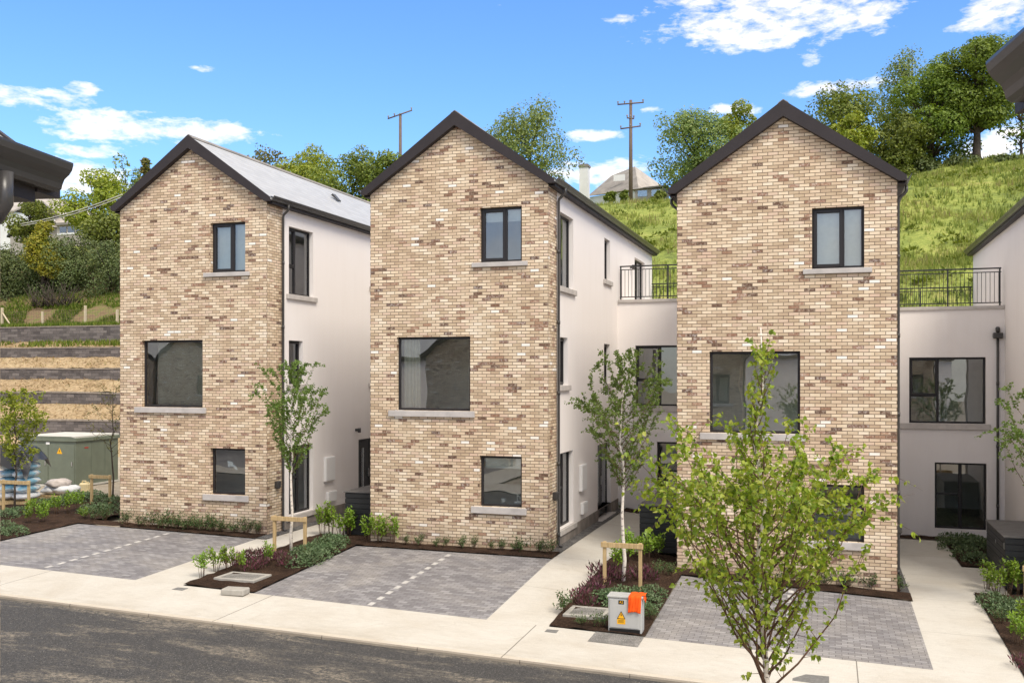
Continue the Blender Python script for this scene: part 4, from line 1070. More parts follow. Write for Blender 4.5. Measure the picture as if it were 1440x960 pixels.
def young_tree(name, label, base, height, r, zc0, nb, leaf, lsize, mats, seed, stem_r=.035, group=None, kind=0, ascend=.9, per=26, droop=.4, prof=None, subs=3, cat='tree', bias=1.0, shoulder=.9, k0=.12):
    random.seed(seed); root = empty(name, base, 0, label, cat, group)
    tm = MB(); n = 10
    path = [Vector((random.gauss(0, .012)*i**.5, random.gauss(0, .012)*i**.5, height*i/n - (.15 if i == 0 else 0))) for i in range(n+1)]
    tm.tube(path, [stem_r*(1.15 - i/n*1.02) for i in range(n+1)], 9)
    tm.build('trunk', mats[0], root)
    def on(z):
        k = max(0, min(n-1e-4, z/height*n)); i = int(k); return path[i].lerp(path[i+1], k-i)
    bm, lm = MB(), MB()
    prof = prof or (lambda t: math.sin(math.pi*(.20 + .72*t))**.8)
    def leaves(pts, cnt):
        for _ in range(cnt):
            k = random.uniform(k0, 1)*(len(pts)-1); i = min(int(k), len(pts)-2); p = pts[i].lerp(pts[i+1], k-i)
            p = p + rv()*lsize*.5
            dr = (rv()*.8 + Vector((0, 0, -droop)) + (pts[-1]-pts[0]).normalized()*.5).normalized(); nr = (rv() + Vector((0, -.15, .6))).normalized()
            L = lsize*random.uniform(.7, 1.2); lm.leaf(p, dr, nr, L, L*.78, .12, kind)
    ga = 2.399
    for b in range(nb):
        t = ((b + random.uniform(-.3, .3))/nb); t = max(0.0, min(.97, t))**bias; z = zc0 + (height - zc0)*t*.93; a = b*ga + random.uniform(-.4, .4)
        s0 = on(z); rr = r*prof(t)*random.uniform(.55, 1.12)
        d = Vector((math.cos(a), math.sin(a), 0)); up = ascend*rr*random.uniform(.8, 1.3) + .1
        up = max(.06, min(up, (height*1.01 if t > .6 else height*shoulder*random.uniform(.86, 1.06)) - z))
        pts = [s0, s0 + d*rr*.36 + Vector((0, 0, up*.25)), s0 + d*rr*.70 + Vector((0, 0, up*.6)), s0 + d*rr*.92 + Vector((0, 0, up*.92)), s0 + d*rr*1.02 + Vector((0, 0, up*1.02))]
        pts = [pts[0]] + [p + rv()*rr*.06 for p in pts[1:]]
        br = stem_r*.30*(1.1 - t*.7)
        bm.tube(pts, [br, br*.75, br*.5, br*.3, br*.12], 5)
        nl_ = per*min(1.1, (.25 + .75*rr/r)); leaves(pts, int(nl_*.4)) if rr > r*.2 else leaves(pts, int(per*.035))
        for q in range(subs):
            k = random.uniform(.12, .95)*4; i = min(int(k), 3); p0 = pts[i].lerp(pts[i+1], k-i)
            dd = (d*.35 + rv()*.75 + Vector((0, 0, .55))).normalized(); Ls = max(.12, rr)*random.uniform(.22, .52)
            sp = [p0, p0 + dd*Ls*.5, p0 + dd*Ls + Vector((0, 0, -droop*Ls*.3))]
            bm.tube(sp, [br*.3, br*.2, br*.08], 4); leaves(sp, int(nl_*.6/subs) if rr > r*.2 else int(per*.02/subs)+1)
    bm.build('branches', mats[1], root); lm.build('crown', leaf, root)
    return root

BG = 'slender birches planted beside the driveways'
VP = lambda t: (.55 + .45*min(1, t/.25))*(1.0 if t < .45 else 1.0 - (t-.45)/.55*.85)
young_tree('birch_tree', 'slender birch in the bed between the furthest and middle brick houses', (-12.44, 20.75, -.04), 4.55, .93, 1.85, 40, M['l_birch2'], .055, (M['birch'], M['twig']), 21, .036, BG, 0, 1.5, 250, prof=VP, subs=6, bias=1.15)
young_tree('birch_tree', 'slender white-stemmed birch in the bed behind the grey cabinet', (-4.22, 20.62, -.21), 4.95, 1.02, 1.95, 46, M['l_birch2'], .055, (M['birch'], M['twig']), 22, .038, BG, 0, 1.35, 260, prof=VP, subs=6, bias=1.1)
young_tree('birch_tree', 'birch cut off by the right edge, before the hopper downpipe', (4.08, 21.4, -.47), 4.45, .95, 1.8, 38, M['l_birch2'], .055, (M['birch'], M['twig']), 23, .036, BG, 0, 1.4, 240, prof=VP, subs=6)
young_tree('birch_tree', 'large leafy birch in the foreground, in front of the nearest brick house', (-.57, 9.28, -.62), 5.35, 1.0, 1.95, 104, M['l_birch'], .054, (M['birch'], M['twig']), 24, .038, BG, 1, 1.55, 150, .6,
           prof=lambda t: (.80 + .2*min(1, t/.2))*(1.0 if t < .45 else max(.10, 1.0 - (t-.45)/.20*.86)), subs=8, bias=1.0, shoulder=.775, k0=.28)
young_tree('young_tree', 'bright green leafy young tree staked at the left edge, in front of the sacks', (-23.25, 23.0, .2), 3.55, .82, 1.2, 46, M['l_yel'], .085, (M['bark'], M['bark']), 25, .032, None, 0, .9, 95, .2, prof=lambda t: math.sin(math.pi*(.25+.7*t))**.9, subs=3)
young_tree('young_tree', 'thin sparse brownish young tree against the left side of the furthest brick house', (-22.06, 25.79, .17), 3.75, .8, 1.4, 22, M['l_brown'], .05, (M['bark'], M['bark']), 26, .028, None, 0, .9, 42, .2, subs=3)

# background trees on the hill ------------------------------------------------
def tree_at(name, label, x0, x1, ytop, ybase, Y, c0, nl, ls, leafm, barkm=None, **kw):
    a = at(x0, ybase, Y); b = at(x1, ybase, Y); t = at((x0+x1)/2, ytop, Y)
    r = abs(b.x - a.x)/2*1.02; base = Vector(((a.x+b.x)/2, Y, a.z))
    return tree(name, label, base, t.z - a.z, r, c0, nl, ls, leafm, barkm or M['bark'], **kw)
HT = 'trees along the top of the hill'
tree_at('broadleaf_tree', 'yellow-green loose tree left of the furthest roof, above the old house', 88, 178, 245, 345, 66, .15, 9000, .26, M['l_yel'], seed=31, group=HT, gaps=.25, lobes=18)
tree_at('broadleaf_tree', 'pale whitish-green airy tree just left of the furthest gable', 150, 208, 226, 340, 70, .2, 2200, .30, M['l_pale'], seed=32, group=HT, gaps=.4, lobes=16, trunk_r=.12)
tree_at('conifer_tree', 'narrow brownish pointed conifer beside the furthest gable', 186, 222, 213, 330, 64, .1, 2600, .28, M['l_brown'], seed=33, group=HT, cone=True, lobes=16)
tree_at('broadleaf_tree', 'mid green low tree beside the left slope of the furthest roof, above the hedge', 112, 182, 300, 350, 58, .05, 3600, .26, M['l_mid'], seed=34, group=HT, lobes=16)
tree_at('conifer_tree', 'dark feathery pine just showing over the furthest ridge', 338, 408, 203, 330, 80, .3, 2600, .34, M['l_brown'], seed=35, group=HT, gaps=.35, lobes=20, trunk_r=.14)
tree_at('broadleaf_tree', 'rounded yellow-green tree over the furthest roof, left of its neighbours', 380, 492, 208, 330, 76, .03, 12000, .25, M['l_yel'], seed=36, group=HT, lobes=18)
tree_at('broadleaf_tree', 'rounded green tree over the furthest roof beside the thinner utility pole', 440, 552, 213, 330, 74, .03, 12000, .25, M['l_mid'], seed=37, group=HT, lobes=18)
tree_at('broadleaf_tree', 'green tree behind the left eave of the middle brick house', 500, 596, 214, 330, 72, .03, 9000, .25, M['l_mid'], seed=38, group=HT, lobes=16)
tree_at('broadleaf_tree', 'airy round tree with sky showing through behind the middle roof', 676, 818, 152, 300, 82, .18, 13000, .24, M['l_pale'], seed=39, group=HT, gaps=.22, lobes=30, shell=.3)
tree_at('broadleaf_tree', 'large airy round tree behind the left slope of the nearest roof', 905, 1052, 160, 285, 84, .12, 17000, .24, M['l_pale'], seed=40, group=HT, gaps=.18, lobes=30, shell=.35, trunk_r=.2)
tree_at('broadleaf_tree', 'smaller green tree tucked behind the nearest gable, left of its peak', 1000, 1085, 150, 285, 86, .12, 10000, .24, M['l_yel'], seed=41, group=HT, gaps=.15, lobes=16)
tree_at('broadleaf_tree', 'olive green spreading tree behind the right slope of the nearest roof', 1108, 1278, 128, 262, 82, .1, 15000, .25, M['l_mid'], seed=42, group=HT, gaps=.15, lobes=26, trunk_r=.2)
tree_at('broadleaf_tree', 'dark olive low tree between the nearest roof and the dense crest tree', 1222, 1318, 165, 268, 77, .05, 12000, .23, M['l_mid'], seed=52, group=HT, gaps=.1, lobes=24)
tree_at('broadleaf_tree', 'light yellow-green bush-like tree against the right slope of the nearest roof', 1165, 1232, 158, 250, 74, .05, 3200, .30, M['l_yel'], seed=43, group=HT, lobes=14)
tree_at('broadleaf_tree', 'tall airy pale tree rising behind the dark crowns on the hill crest', 1222, 1350, 74, 258, 92, .28, 10000, .24, M['l_pale'], seed=44, group=HT, gaps=.35, lobes=34, shell=.3, trunk_r=.22)
tree_at('broadleaf_tree', 'dense dark green tree on the hill crest left of the bare trunk', 1236, 1388, 92, 262, 80, .10, 24000, .23, M['l_dark'], seed=45, group=HT, lobes=30, trunk_r=.3)
tree_at('broadleaf_tree', 'tallest dense green tree on the hill crest, its bare trunk showing', 1305, 1445, 58, 240, 79, .26, 22000, .23, M['l_dark'], seed=46, group=HT, lobes=30, trunk_r=.34)
tree_at('broadleaf_tree', 'thin half-bare tree on the hill crest at the right edge', 1398, 1475, 125, 236, 82, .2, 1500, .28, M['l_dark'], seed=47, group=HT, gaps=.35, lobes=24, trunk_r=.13)
tree_at('broadleaf_tree', 'small round green tree in front of the old house at the left', 12, 72, 282, 345, 62, .08, 4200, .24, M['l_mid'], seed=48, group=HT, lobes=16)
tree_at('golden_shrub', 'golden yellow bush standing up from the dark hedge', 26, 98, 312, 398, 54, .02, 4200, .20, M['l_gold'], seed=49, cat='shrub', lobes=18, cone=True)

for i, (xa, xb, yt, lb) in enumerate([(850, 868, 270, 'left of the tall pole'), (872, 885, 268, 'beside the tall pole'), (914, 936, 270, 'under the porch')]):
    tree_at('garden_shrub', 'small green garden shrub before the hilltop bungalow, ' + lb, xa, xb, yt, 284, 79.5, 0, 1400, .2, M['l_mid'], seed=80+i, group='shrubs before the hilltop bungalow', cat='shrub', lobes=12, ry=.6)
# dark hedge on the left bank: one shrub after another
random.seed(5)
hx = [-70, -30, 10, 45, 85, 120, 155, 190]
wh = ['cut off at the left edge, below the white far wall', 'below the small round tree', 'under the golden bush', 'right of the golden bush', 'below the grey dormer', 'next to the furthest brick house', 'half hidden behind the furthest brick house', 'behind the furthest brick house']
for i, x in enumerate(hx):
    if x < -20 or x > 180: continue
    tree_at('hedge_shrub', 'dark olive hedge shrub on the left bank, ' + wh[i], x-42, x+42, 336 + random.uniform(-3, 8) + (12 if x < 20 else 0), 432, 54.5 + (i % 2)*1.2, 0.0, 9000, .15, M['l_hedge'], seed=60+i, group='hedge shrubs on the left bank', cat='shrub', lobes=26, squash=.9, ry=2.2)
m = MB(); random.seed(8)
c = at(75, 412, 52.0)
for i in range(90):
    a = random.uniform(0, 6.283); p = c + Vector((random.uniform(-1.6, 1.6), random.uniform(-.5, .5), -.9)); q = p + Vector((math.cos(a)*random.uniform(.3, 1.4), math.sin(a)*.4, random.uniform(.4, 1.7)))
    m.tube([p, p.lerp(q, .5)+rv()*.15, q], [.03, .02, .008], 4)
tag(m.build('dead_bush', M['bark']), 'heap of bare brown twigs at the foot of the dark hedge', 'bush')
# hedge along the crest on the right
for i, (xa, xb, lb) in enumerate([(1262, 1330, 'under the dense dark tree'), (1318, 1390, 'at the foot of the tallest tree'), (1378, 1450, 'at the right edge')]):
    tree_at('hedge_shrub', 'low dark hedge shrub along the hill crest, ' + lb, xa, xb, 224 + (8 if i == 0 else 0), 254 - i*6, 78, 0, 3000, .24, M['l_hedge'], seed=70+i, group='hedge shrubs along the hill crest', cat='shrub', lobes=18, ry=1.2)

# meadow grass
random.seed(12); m = MB()
for i in range(17000):
    Y = 41 + 42*random.random()**1.1; X = Y*(random.uniform(-.275, -.12) if random.random() < .38 else random.uniform(.03, .20))
    z = hz(X, Y); cl = noise.noise(Vector((X*.35, Y*.35, 9)))
    if random.random() > .55 + cl: continue
    h = random.uniform(.12, .30)*(1 + 1.6*max(0, cl))
    for b in range(3):
        a = random.uniform(0, 6.283); w = .05; d = Vector((math.cos(a), math.sin(a), 0)); e = Vector((X, Y, z)) + d*random.uniform(0, .25)
        tip = e + Vector((0, 0, h)) + d*random.uniform(.05, .3)*h*2
        sd = Vector((-d.y, d.x, 0))*w
        m.poly([e - sd - Vector((0, 0, .05)), e + sd - Vector((0, 0, .05)), tip])
m.mi = 1
for i in range(80):
    Y = random.uniform(42, 74); X = Y*(random.uniform(-.275, -.12) if i % 3 == 0 else random.uniform(.03, .20)); z = hz(X, Y); rr = random.uniform(.2, .5)
    for q in range(46):
        d = rv(); d.z = abs(d.z)
        m.leaf(Vector((X, Y, z)) + Vector((d.x*rr, d.y*rr, d.z*rr*.6)), (d + rv()*.6).normalized(), (rv()*.5 + Vector((0, 0, 1))).normalized(), random.uniform(.16, .32), .13, .1)
m.mi = 0
tag(m.build('meadow_grass', [M['blade'], M['l_mid']]), kind='stuff', label='rough tufted meadow grass on the hill behind the houses', cat='grass')
m = MB(); random.seed(14)                     # grass on the left bank below the hedge and along the upper terraces
for i in range(9000):
    Y = random.choice((random.uniform(49.3, 54), random.uniform(49.3, 52), random.uniform(47.6, 50)) + ((random.uniform(45.8, 47.3),) if i % 3 == 0 else ())); X = random.uniform(-56, -37)
    if Y > 50: z = hz(X, Y)
    elif Y > 47.5: z = lerp(7.17, 7.35, (Y-47.7)/2.3)
    else: z = lerp(5.85, 6.2, (Y-45.7)/1.7)
    if noise.noise(Vector((X*.5, Y*.5, 3))) < -.15: continue
    for b in range(3):
        a = random.uniform(0, 6.283); d = Vector((math.cos(a), math.sin(a), 0)); e = Vector((X, Y, z)) + d*random.uniform(0, .2); sd = Vector((-d.y, d.x, 0))*.035
        m.poly([e-sd, e+sd, e + Vector((0, 0, random.uniform(.12, .32))) + d*.1])
M['bankblade'] = leaf_mat('bank_blade', [(.06, .10, .018), (.10, .16, .025), (.16, .22, .03), (.24, .25, .06), (.09, .13, .02)], .35, .7, .1)
tag(m.build('bank_grass', M['bankblade']), kind='stuff', label='green grass on the left bank between the top wall and the dark hedge', cat='grass')
m = MB(); random.seed(15)                     # straw on the terraces
for i in range(7000):
    k = random.randrange(4); y0 = T[k][0] + .35; y1 = T[k+1][0]; Y = random.uniform(y0, y1); X = random.uniform(-54, -33)
    z = lerp(T[k][2]+.02, T[k+1][1]+.08, (Y-y0)/(y1-y0)) + .03
    a = random.uniform(0, 6.283); d = Vector((math.cos(a), math.sin(a), random.uniform(0, .5)))*random.uniform(.15, .4); sd = Vector((-d.y, d.x, 0)).normalized()*.018
    e = Vector((X, Y, z)); m.poly([e-sd, e+sd, e+d])
M['strawb'] = leaf_mat('straw_blade', [(.30, .19, .09), (.44, .30, .15), (.56, .41, .23), (.24, .15, .07), (.20, .22, .05)], .15, .8, .1)
tag(m.build('straw', M['strawb']), kind='stuff', label='dry straw strewn over the terraces of the left bank', cat='straw')

# ------------------------------------------------------------------ bedding plants
def _unused(): pass
def plant_mesh(kind, seed):
    random.seed(seed); m = MB()
    if kind == 'mound':
        for _ in range(420):
            d = rv(); d.z = abs(d.z); p = Vector((d.x*.36, d.y*.36, d.z*.26))*random.uniform(.7, 1.05); m.leaf(p, (d*.7+rv()*.7).normalized(), (d+rv()*.5+Vector((0, 0, .5))).normalized(), .065, .034, .1)
        mats = [M['l_mound'], M['stem']]
    elif kind == 'laurel':
        for s in range(7):
            a = random.uniform(0, 6.283); b = Vector((math.cos(a)*.06, math.sin(a)*.06, -.03)); t = Vector((math.cos(a)*random.uniform(.08, .26), math.sin(a)*random.uniform(.08, .26), random.uniform(.45, .72)))
            m.mi = 1; m.tube([b, b.lerp(t, .5)+rv()*.03, t], [.008, .006, .003], 4); m.mi = 0
            for _ in range(34):
                p = b.lerp(t, random.uniform(.5, 1.05)) + rv()*.07; d = (rv() + Vector((math.cos(a)*.4, math.sin(a)*.4, .5))).normalized(); m.leaf(p, d, (rv()*.5+Vector((0, 0, 1))).normalized(), random.uniform(.075, .125), .050, .12)
        mats = [M['l_laurel'], M['stem']]
    elif kind == 'purple':
        for _ in range(190):
            a = random.uniform(0, 6.283); q = math.sqrt(random.random())*.24; b = Vector((math.cos(a)*q, math.sin(a)*q, random.uniform(0, .20))); d = (Vector((math.cos(a)*.45, math.sin(a)*.45, 1)) + rv()*.45).normalized(); m.leaf(b, d, rv(), random.uniform(.05, .13), .028, .1)
        mats = [M['l_purple'], M['stem']]
    else:
        for s in range(13):
            a = random.uniform(0, 6.283); t = Vector((math.cos(a)*random.uniform(.05, .26), math.sin(a)*random.uniform(.05, .18), random.uniform(.10, .34)))
            m.mi = 1; m.tube([(0, 0, -.03), tuple(t)], [.005, .002], 4); m.mi = 0
            for _ in range(22):
                p = Vector((0, 0, .05)).lerp(t, random.uniform(.3, 1.1)) + rv()*.04; d = (rv()+Vector((0, 0, .4))).normalized(); m.leaf(p, d, (rv()*.6+Vector((0, 0, 1))).normalized(), random.uniform(.035, .06), .024, .1)
        mats = [M['l_small'], M['stem']]
    return m.mesh(kind + '_foliage', mats)
KS = {'mound': .84, 'laurel': .95, 'purple': .86, 'small': .92}
PN = {'mound': ('mound_shrub', 'low blue-green mounded shrub'), 'laurel': ('laurel_shrub', 'upright bright green laurel shrub'), 'purple': ('purple_shrub', 'purple-leaved spiky shrub'), 'small': ('small_shrub', 'small dark green shrub')}
PM = {k: [plant_mesh(k, 100 + i*7 + len(k)) for i in range(3)] for k in PN}
BEDS = {
 'the bed by the yard': [('mound', 60, 712, 1.1), ('mound', 78, 712, 1.1), ('mound', 95, 708, 1.2), ('mound', 113, 706, 1.3), ('mound', 130, 703, 1.3), ('mound', 146, 708, 1.2), ('mound', 160, 712, 1.2), ('laurel', 42, 737, .7), ('laurel', 60, 735, .75), ('laurel', 66, 722, .75), ('laurel', 80, 724, .75), ('laurel', 96, 723, .8), ('laurel', 110, 720, .85), ('mound', 126, 722, 1.1), ('mound', 140, 722, 1.1), ('mound', 153, 722, 1.1), ('mound', 8, 744, .9), ('mound', 22, 752, 1), ('mound', -6, 752, 1), ('mound', 12, 728, 1), ('mound', 28, 724, 1), ('laurel', 46, 722, .7), ('laurel', 118, 730, .6), ('small', 132, 732, 1.2), ('small', 148, 731, 1.2)],
 'the furthest brick house wall strip': [('small', x, 739 + (x-170)*.068, s) for x, s in ((178, 1.2), (196, .9), (212, 1.2), (226, 1.25), (238, 1.4), (250, 1.4), (262, 1.3), (275, 1.3), (288, 1.35), (300, 1.25), (312, 1.3), (328, 1.1), (345, 1.2), (362, 1.0))],
 'the bed left of the middle driveway': [('laurel', 284, 812, .8), ('laurel', 304, 803, .9), ('laurel', 320, 803, .7), ('purple', 328, 797, 1), ('purple', 342, 792, 1.1), ('laurel', 340, 806, .6), ('purple', 357, 788, 1.1), ('purple', 372, 784, 1), ('purple', 366, 800, 1), ('laurel', 378, 796, .7), ('purple', 352, 803, 1), ('purple', 404, 797, 1.1), ('purple', 392, 790, 1), ('mound', 420, 797, 1), ('mound', 434, 792, 1.1), ('mound', 446, 786, 1.1), ('mound', 458, 780, 1.1), ('mound', 424, 782, 1), ('mound', 438, 778, 1.1), ('mound', 452, 772, 1.1), ('mound', 466, 772, 1.1), ('mound', 476, 766, 1), ('mound', 464, 764, 1), ('laurel', 453, 753, 1.05), ('laurel', 466, 752, 1.05), ('laurel', 479, 754, 1.05), ('laurel', 490, 754, 1)],
 'the middle brick house wall strip': [('laurel', 518, 763, .9), ('laurel', 533, 764, .9), ('laurel', 552, 766, .9)] + [('small', x, 767 + (x-570)*.06, s) for x, s in ((570, .8), (590, .9), (614, .75), (628, .75), (650, .9), (667, .9), (690, .7), (706, .85), (729, 1.3), (757, 1.1), (774, 1.0))],
 'the bed behind the grey cabinet': [('laurel', 866, 803, .95), ('laurel', 880, 792, 1), ('laurel', 896, 785, 1), ('laurel', 909, 792, 1.05), ('laurel', 922, 785, 1), ('purple', 846, 812, 1.3), ('purple', 858, 815, 1.1), ('purple', 832, 838, 1.2), ('purple', 842, 828, 1.2), ('purple', 816, 848, 1.1), ('purple', 826, 852, 1.0), ('purple', 900, 815, 1.2), ('purple', 910, 818, 1.1), ('purple', 873, 818, 1), ('mound', 850, 846, 1.1), ('mound', 862, 850, 1.1), ('mound', 874, 844, 1.1), ('mound', 886, 850, 1.1), ('mound', 898, 845, 1.1), ('mound', 910, 852, 1), ('mound', 918, 842, 1), ('mound', 904, 862, .9), ('small', 925, 815, 1), ('small', 944, 812, .9), ('small', 930, 805, .9), ('small', 795, 862, 1.2), ('small', 845, 884, 1), ('small', 818, 880, .8), ('small', 914, 872, .8)],
 'the nearest brick house wall strip': [('small', x, 811 + (x-960)*.068, s) for x, s in ((985, .9), (1010, .9), (1040, .9), (1075, 1), (1105, 1.3), (1130, 1), (1160, 1.1), (1190, 1.4), (1225, 1.35), (1264, 1.0))],
 'the bed at the right edge': [('laurel', 1388, 828, .9), ('laurel', 1402, 836, .95), ('laurel', 1418, 836, .95), ('laurel', 1434, 836, 1), ('mound', 1396, 852, 1.1), ('mound', 1410, 862, 1.2), ('mound', 1424, 870, 1.2), ('mound', 1438, 862, 1.2), ('small', 1408, 878, .9), ('laurel', 1432, 908, .85), ('laurel', 1444, 896, .85), ('purple', 1438, 940, 1)],
 'the shaded bed behind the bin store': [('mound', 1342, 772, 1.4), ('mound', 1356, 768, 1.5), ('mound', 1370, 770, 1.5), ('mound', 1382, 775, 1.4), ('mound', 1360, 786, 1.3), ('mound', 1376, 792, 1.2), ('mound', 1336, 762, 1.2), ('purple', 1278, 751, .7), ('purple', 1292, 751, .7), ('purple', 1308, 752, .7), ('purple', 1324, 752, .7)],
 'the bed at the path end': [('mound', 871, 713, 1.1), ('mound', 882, 712, 1.3), ('mound', 893, 713, 1.2)],
}
ordn = ['first', 'second', 'third', 'fourth', 'fifth', 'sixth', 'seventh', 'eighth', 'ninth', 'tenth', 'eleventh', 'twelfth', 'thirteenth', 'fourteenth', 'fifteenth', 'sixteenth']
random.seed(77)
for bedname, L in BEDS.items():
    cnt = {}
    for kind, px, py, s in sorted(L, key=lambda q: q[1]):
        k = cnt.get(kind, 0); cnt[kind] = k+1; tot = sum(1 for q in L if q[0] == kind)
        p = onG(px, py); nm, ds = PN[kind]
        o = bpy.data.objects.new(nm, random.choice(PM[kind])); COL.objects.link(o)
        s *= KS[kind]; o.location = (p.x, p.y, p.z + .03); o.rotation_euler = (0, 0, random.uniform(0, 6.28)); o.scale = (s*random.uniform(.9, 1.1), s*random.uniform(.9, 1.1), s*random.uniform(.88, 1.12))
        tag(o, '%s, %s in %s' % (ds, ('%s from left' % ordn[k]) if tot > 1 else 'the only one', bedname), 'shrub', '%ss in %s' % (nm.replace('_', ' '), bedname))

# ------------------------------------------------------------------ far houses, poles, cable
fh = empty('far_house', (0, 0, 0), 0, 'white-walled bungalow with weathered slate roof and tall white chimney on the hill', 'house')
def P3(px, py, Y): return tuple(at(px, py, Y))
Yh = 92
a, b2, c = at(826, 276, Yh), at(898, 265, Yh-4), at(932, 262, Yh+3)
def hip(root, A, B, C, zw, apexL, apexR, matl, matr):
    m = MB(); m.poly([tuple(A), tuple(B), apexR, apexL]); o = m.build('roof', matl, root)
    m = MB(); m.poly([tuple(B), tuple(C), apexR]); m.build('hip', matr, o)
    m = MB(); back = Vector(A) + (Vector(C)-Vector(B)); m.poly([tuple(A), apexL, tuple(back)]); m.poly([apexL, apexR, tuple(C), tuple(back)]); m.build('rear_slope', matl, o)
    m = MB()
    ins = .3
    for p, q in ((A, B), (B, C)):
        p = Vector(p); q = Vector(q); m.poly([(p.x, p.y+ins, zw), (q.x, q.y+ins, zw), (q.x, q.y+ins, q.z-.05), (p.x, p.y+ins, p.z-.05)])
    m.build('wall', M['farwall'], root)
    return o
aL = tuple(at(860, 247, Yh+3)); aR = tuple(at(893, 234, Yh+2))
ro = hip(fh, a, b2, c, a.z-2.6, aL, aR, M['farslate'], M['farslatepale'])  # hip face takes the paler slate, its brighter light put into the colour
m = MB(); p = at(871, 251, Yh-1.2); m.box(p.x-.55, p.x+.55, p.y-.06, p.y, p.z-.25, p.z+.35); m.build('skylight', M['farwall'], ro)
m = MB(); p = at(822, 276, Yh-2); t = at(822, 236, Yh-2); m.box(p.x-.42, p.x+.42, p.y-.4, p.y+.4, p.z-2, t.z); ch = m.build('chimney', M['farwall'], fh)
m = MB(); m.box(p.x-.5, p.x+.5, p.y-.48, p.y+.48, t.z, t.z+.22); m.box(p.x-.36, p.x+.36, p.y-.3, p.y+.3, t.z+.22, t.z+.32); m.build('chimney_cap', M['farslate'], ch)
m = MB(); p = at(893, 277, Yh-5.5); q = at(936, 277, Yh-5.5); t = at(905, 264, Yh-5.5)
m.box(p.x, q.x, p.y, p.y+2, p.z-.8, t.z-.15); m.build('porch', M['fargrey'], fh)
m = MB(); m.prism([(p.x-.2, t.z-.15), (q.x+.2, t.z-.05), (q.x+.2, t.z+.1), (p.x+1.0, t.z+.02)], lambda a_, b_, t_: (a_, t_, b_), p.y-.2, p.y+2.2); m.build('porch_roof', M['farslate'], fh)
m = MB(); m.box(p.x+.25, p.x+1.1, p.y-.03, p.y-.002, p.z, t.z-.25); m.box(p.x+1.5, p.x+2.3, p.y-.03, p.y-.002, p.z, t.z-.25); m.build('window', M['glass'], fh)

fh2 = empty('far_house', (0, 0, 0), 0, 'old grey-roofed house with white wing and dormer above the left hedge', 'house')
Yh = 74
a = at(30, 322, Yh); b2 = at(112, 317, Yh); aL = at(25, 272, Yh+5); aR = at(72, 275, Yh+5)
m = MB(); m.poly([tuple(a), tuple(b2), tuple(aR), tuple(aL)]); c = b2 + Vector((2.0, 8, 0)); m.poly([tuple(b2), tuple(c), tuple(aR)]); m.poly([tuple(a), tuple(aL), (a.x-2, a.y+8, a.z)]); m.build('roof', M['farslatepale'], fh2)
m = MB(); m.box(a.x+.3, b2.x-.2, Yh+.4, Yh+6, a.z-4, a.z+.05); m.build('wall', M['fargrey'], fh2)
p = at(80, 316, Yh-1.5); q = at(124, 316, Yh-1.5); zb = at(80, 342, Yh-1.5).z
m = MB(); m.box(p.x, q.x, Yh-1.5, Yh+2, zb-1.5, p.z-.1); dm = m.build('dormer', M['fargrey'], fh2)
m = MB(); m.box(p.x-.2, q.x+.3, Yh-1.8, Yh+2.2, p.z-.1, p.z+.12); m.build('dormer_roof', M['farslate'], dm)
m = MB(); zz = at(80, 328, Yh-1.5).z
for k in range(3): m.box(p.x+.35+k*.95, p.x+1.1+k*.95, Yh-1.53, Yh-1.502, zz, p.z-.25)
m.build('window', M['glass'], dm)
m = MB(); m.box(p.x+.1, q.x-.1, Yh-1.56, Yh-1.503, zz-.18, zz-.02); m.build('window_sill', M['farwall'], dm)
p = at(-45, 302, Yh-4); q = at(20, 302, Yh-4)
m = MB(); m.box(p.x, q.x, Yh-4, Yh+2, at(0, 352, Yh-4).z, p.z); m.build('wing_wall', M['farwall'], fh2)
t = at(0, 288, Yh-1).z
m = MB(); m.prism([(Yh-4.3, p.z-.05), (Yh-1, t), (Yh+2.3, p.z-.05), (Yh+2.3, p.z+.1), (Yh-1, t+.16), (Yh-4.3, p.z+.1)], lambda y, z, x: (x, y, z), p.x-.2, q.x+.25); m.build('wing_roof', M['farslatepale'], fh2)
m = MB(); m.box(p.x+1.6, p.x+2.6, Yh-4.03, Yh-4.002, p.z-.7, p.z-.15); m.box(p.x+3.0, p.x+3.6, Yh-4.03, Yh-4.002, p.z-.7, p.z-.15); m.build('window', M['glass'], fh2)
p = at(26, 340, 66)
sh = empty('garden_shed', (p.x, 66, p.z-1.6), 0, 'small dark-roofed shed half hidden by the small round tree', 'shed')
m = MB(); m.box(-.9, 1.2, 0, 2, 0, 2.1); m.build('wall', M['fargrey'], sh)
m = MB(); m.prism([(-1.1, 2.0), (.15, 3.0), (1.4, 2.0), (1.4, 2.15), (.15, 3.18), (-1.1, 2.15)], lambda x, z, y: (x, y, z), -.2, 2.2); m.build('roof', M['black'], sh)

def pole(px, ytop, ybase, Y, arms, label):
    b = at(px, ybase, Y); t = at(px, ytop, Y); root = empty('utility_pole', b, 0, label, 'utility pole', 'utility poles on the hill')
    m = MB(); m.tube([(0, 0, -.5), (0, 0, t.z-b.z)], [.17, .12], 10); m.build('post', M['pole'], root)
    for dz, hw, tilt in arms:
        z = t.z - b.z - dz; m = MB(); dirv = Vector((hw, .2, tilt)); m.tube([-dirv + Vector((0, -.1, z)), dirv + Vector((0, -.1, z))], .06, 6); ar = m.build('crossarm', M['pole'], root)
        for s in (-.95, -.45 if hw > .9 else .0, .95):
            m = MB(); q = dirv*s + Vector((0, -.1, z)); m.tube([q, q + Vector((0, 0, .14)), q + Vector((0, 0, .22)), q + Vector((0, 0, .26))], [.03, .05, .09, .05], 8); m.build('insulator', M['farslate'], ar)
    return root
pole(563, 160, 330, 76, [(.10, 1.05, .33)], 'thinner utility pole with one tilted crossarm left of the middle gable')
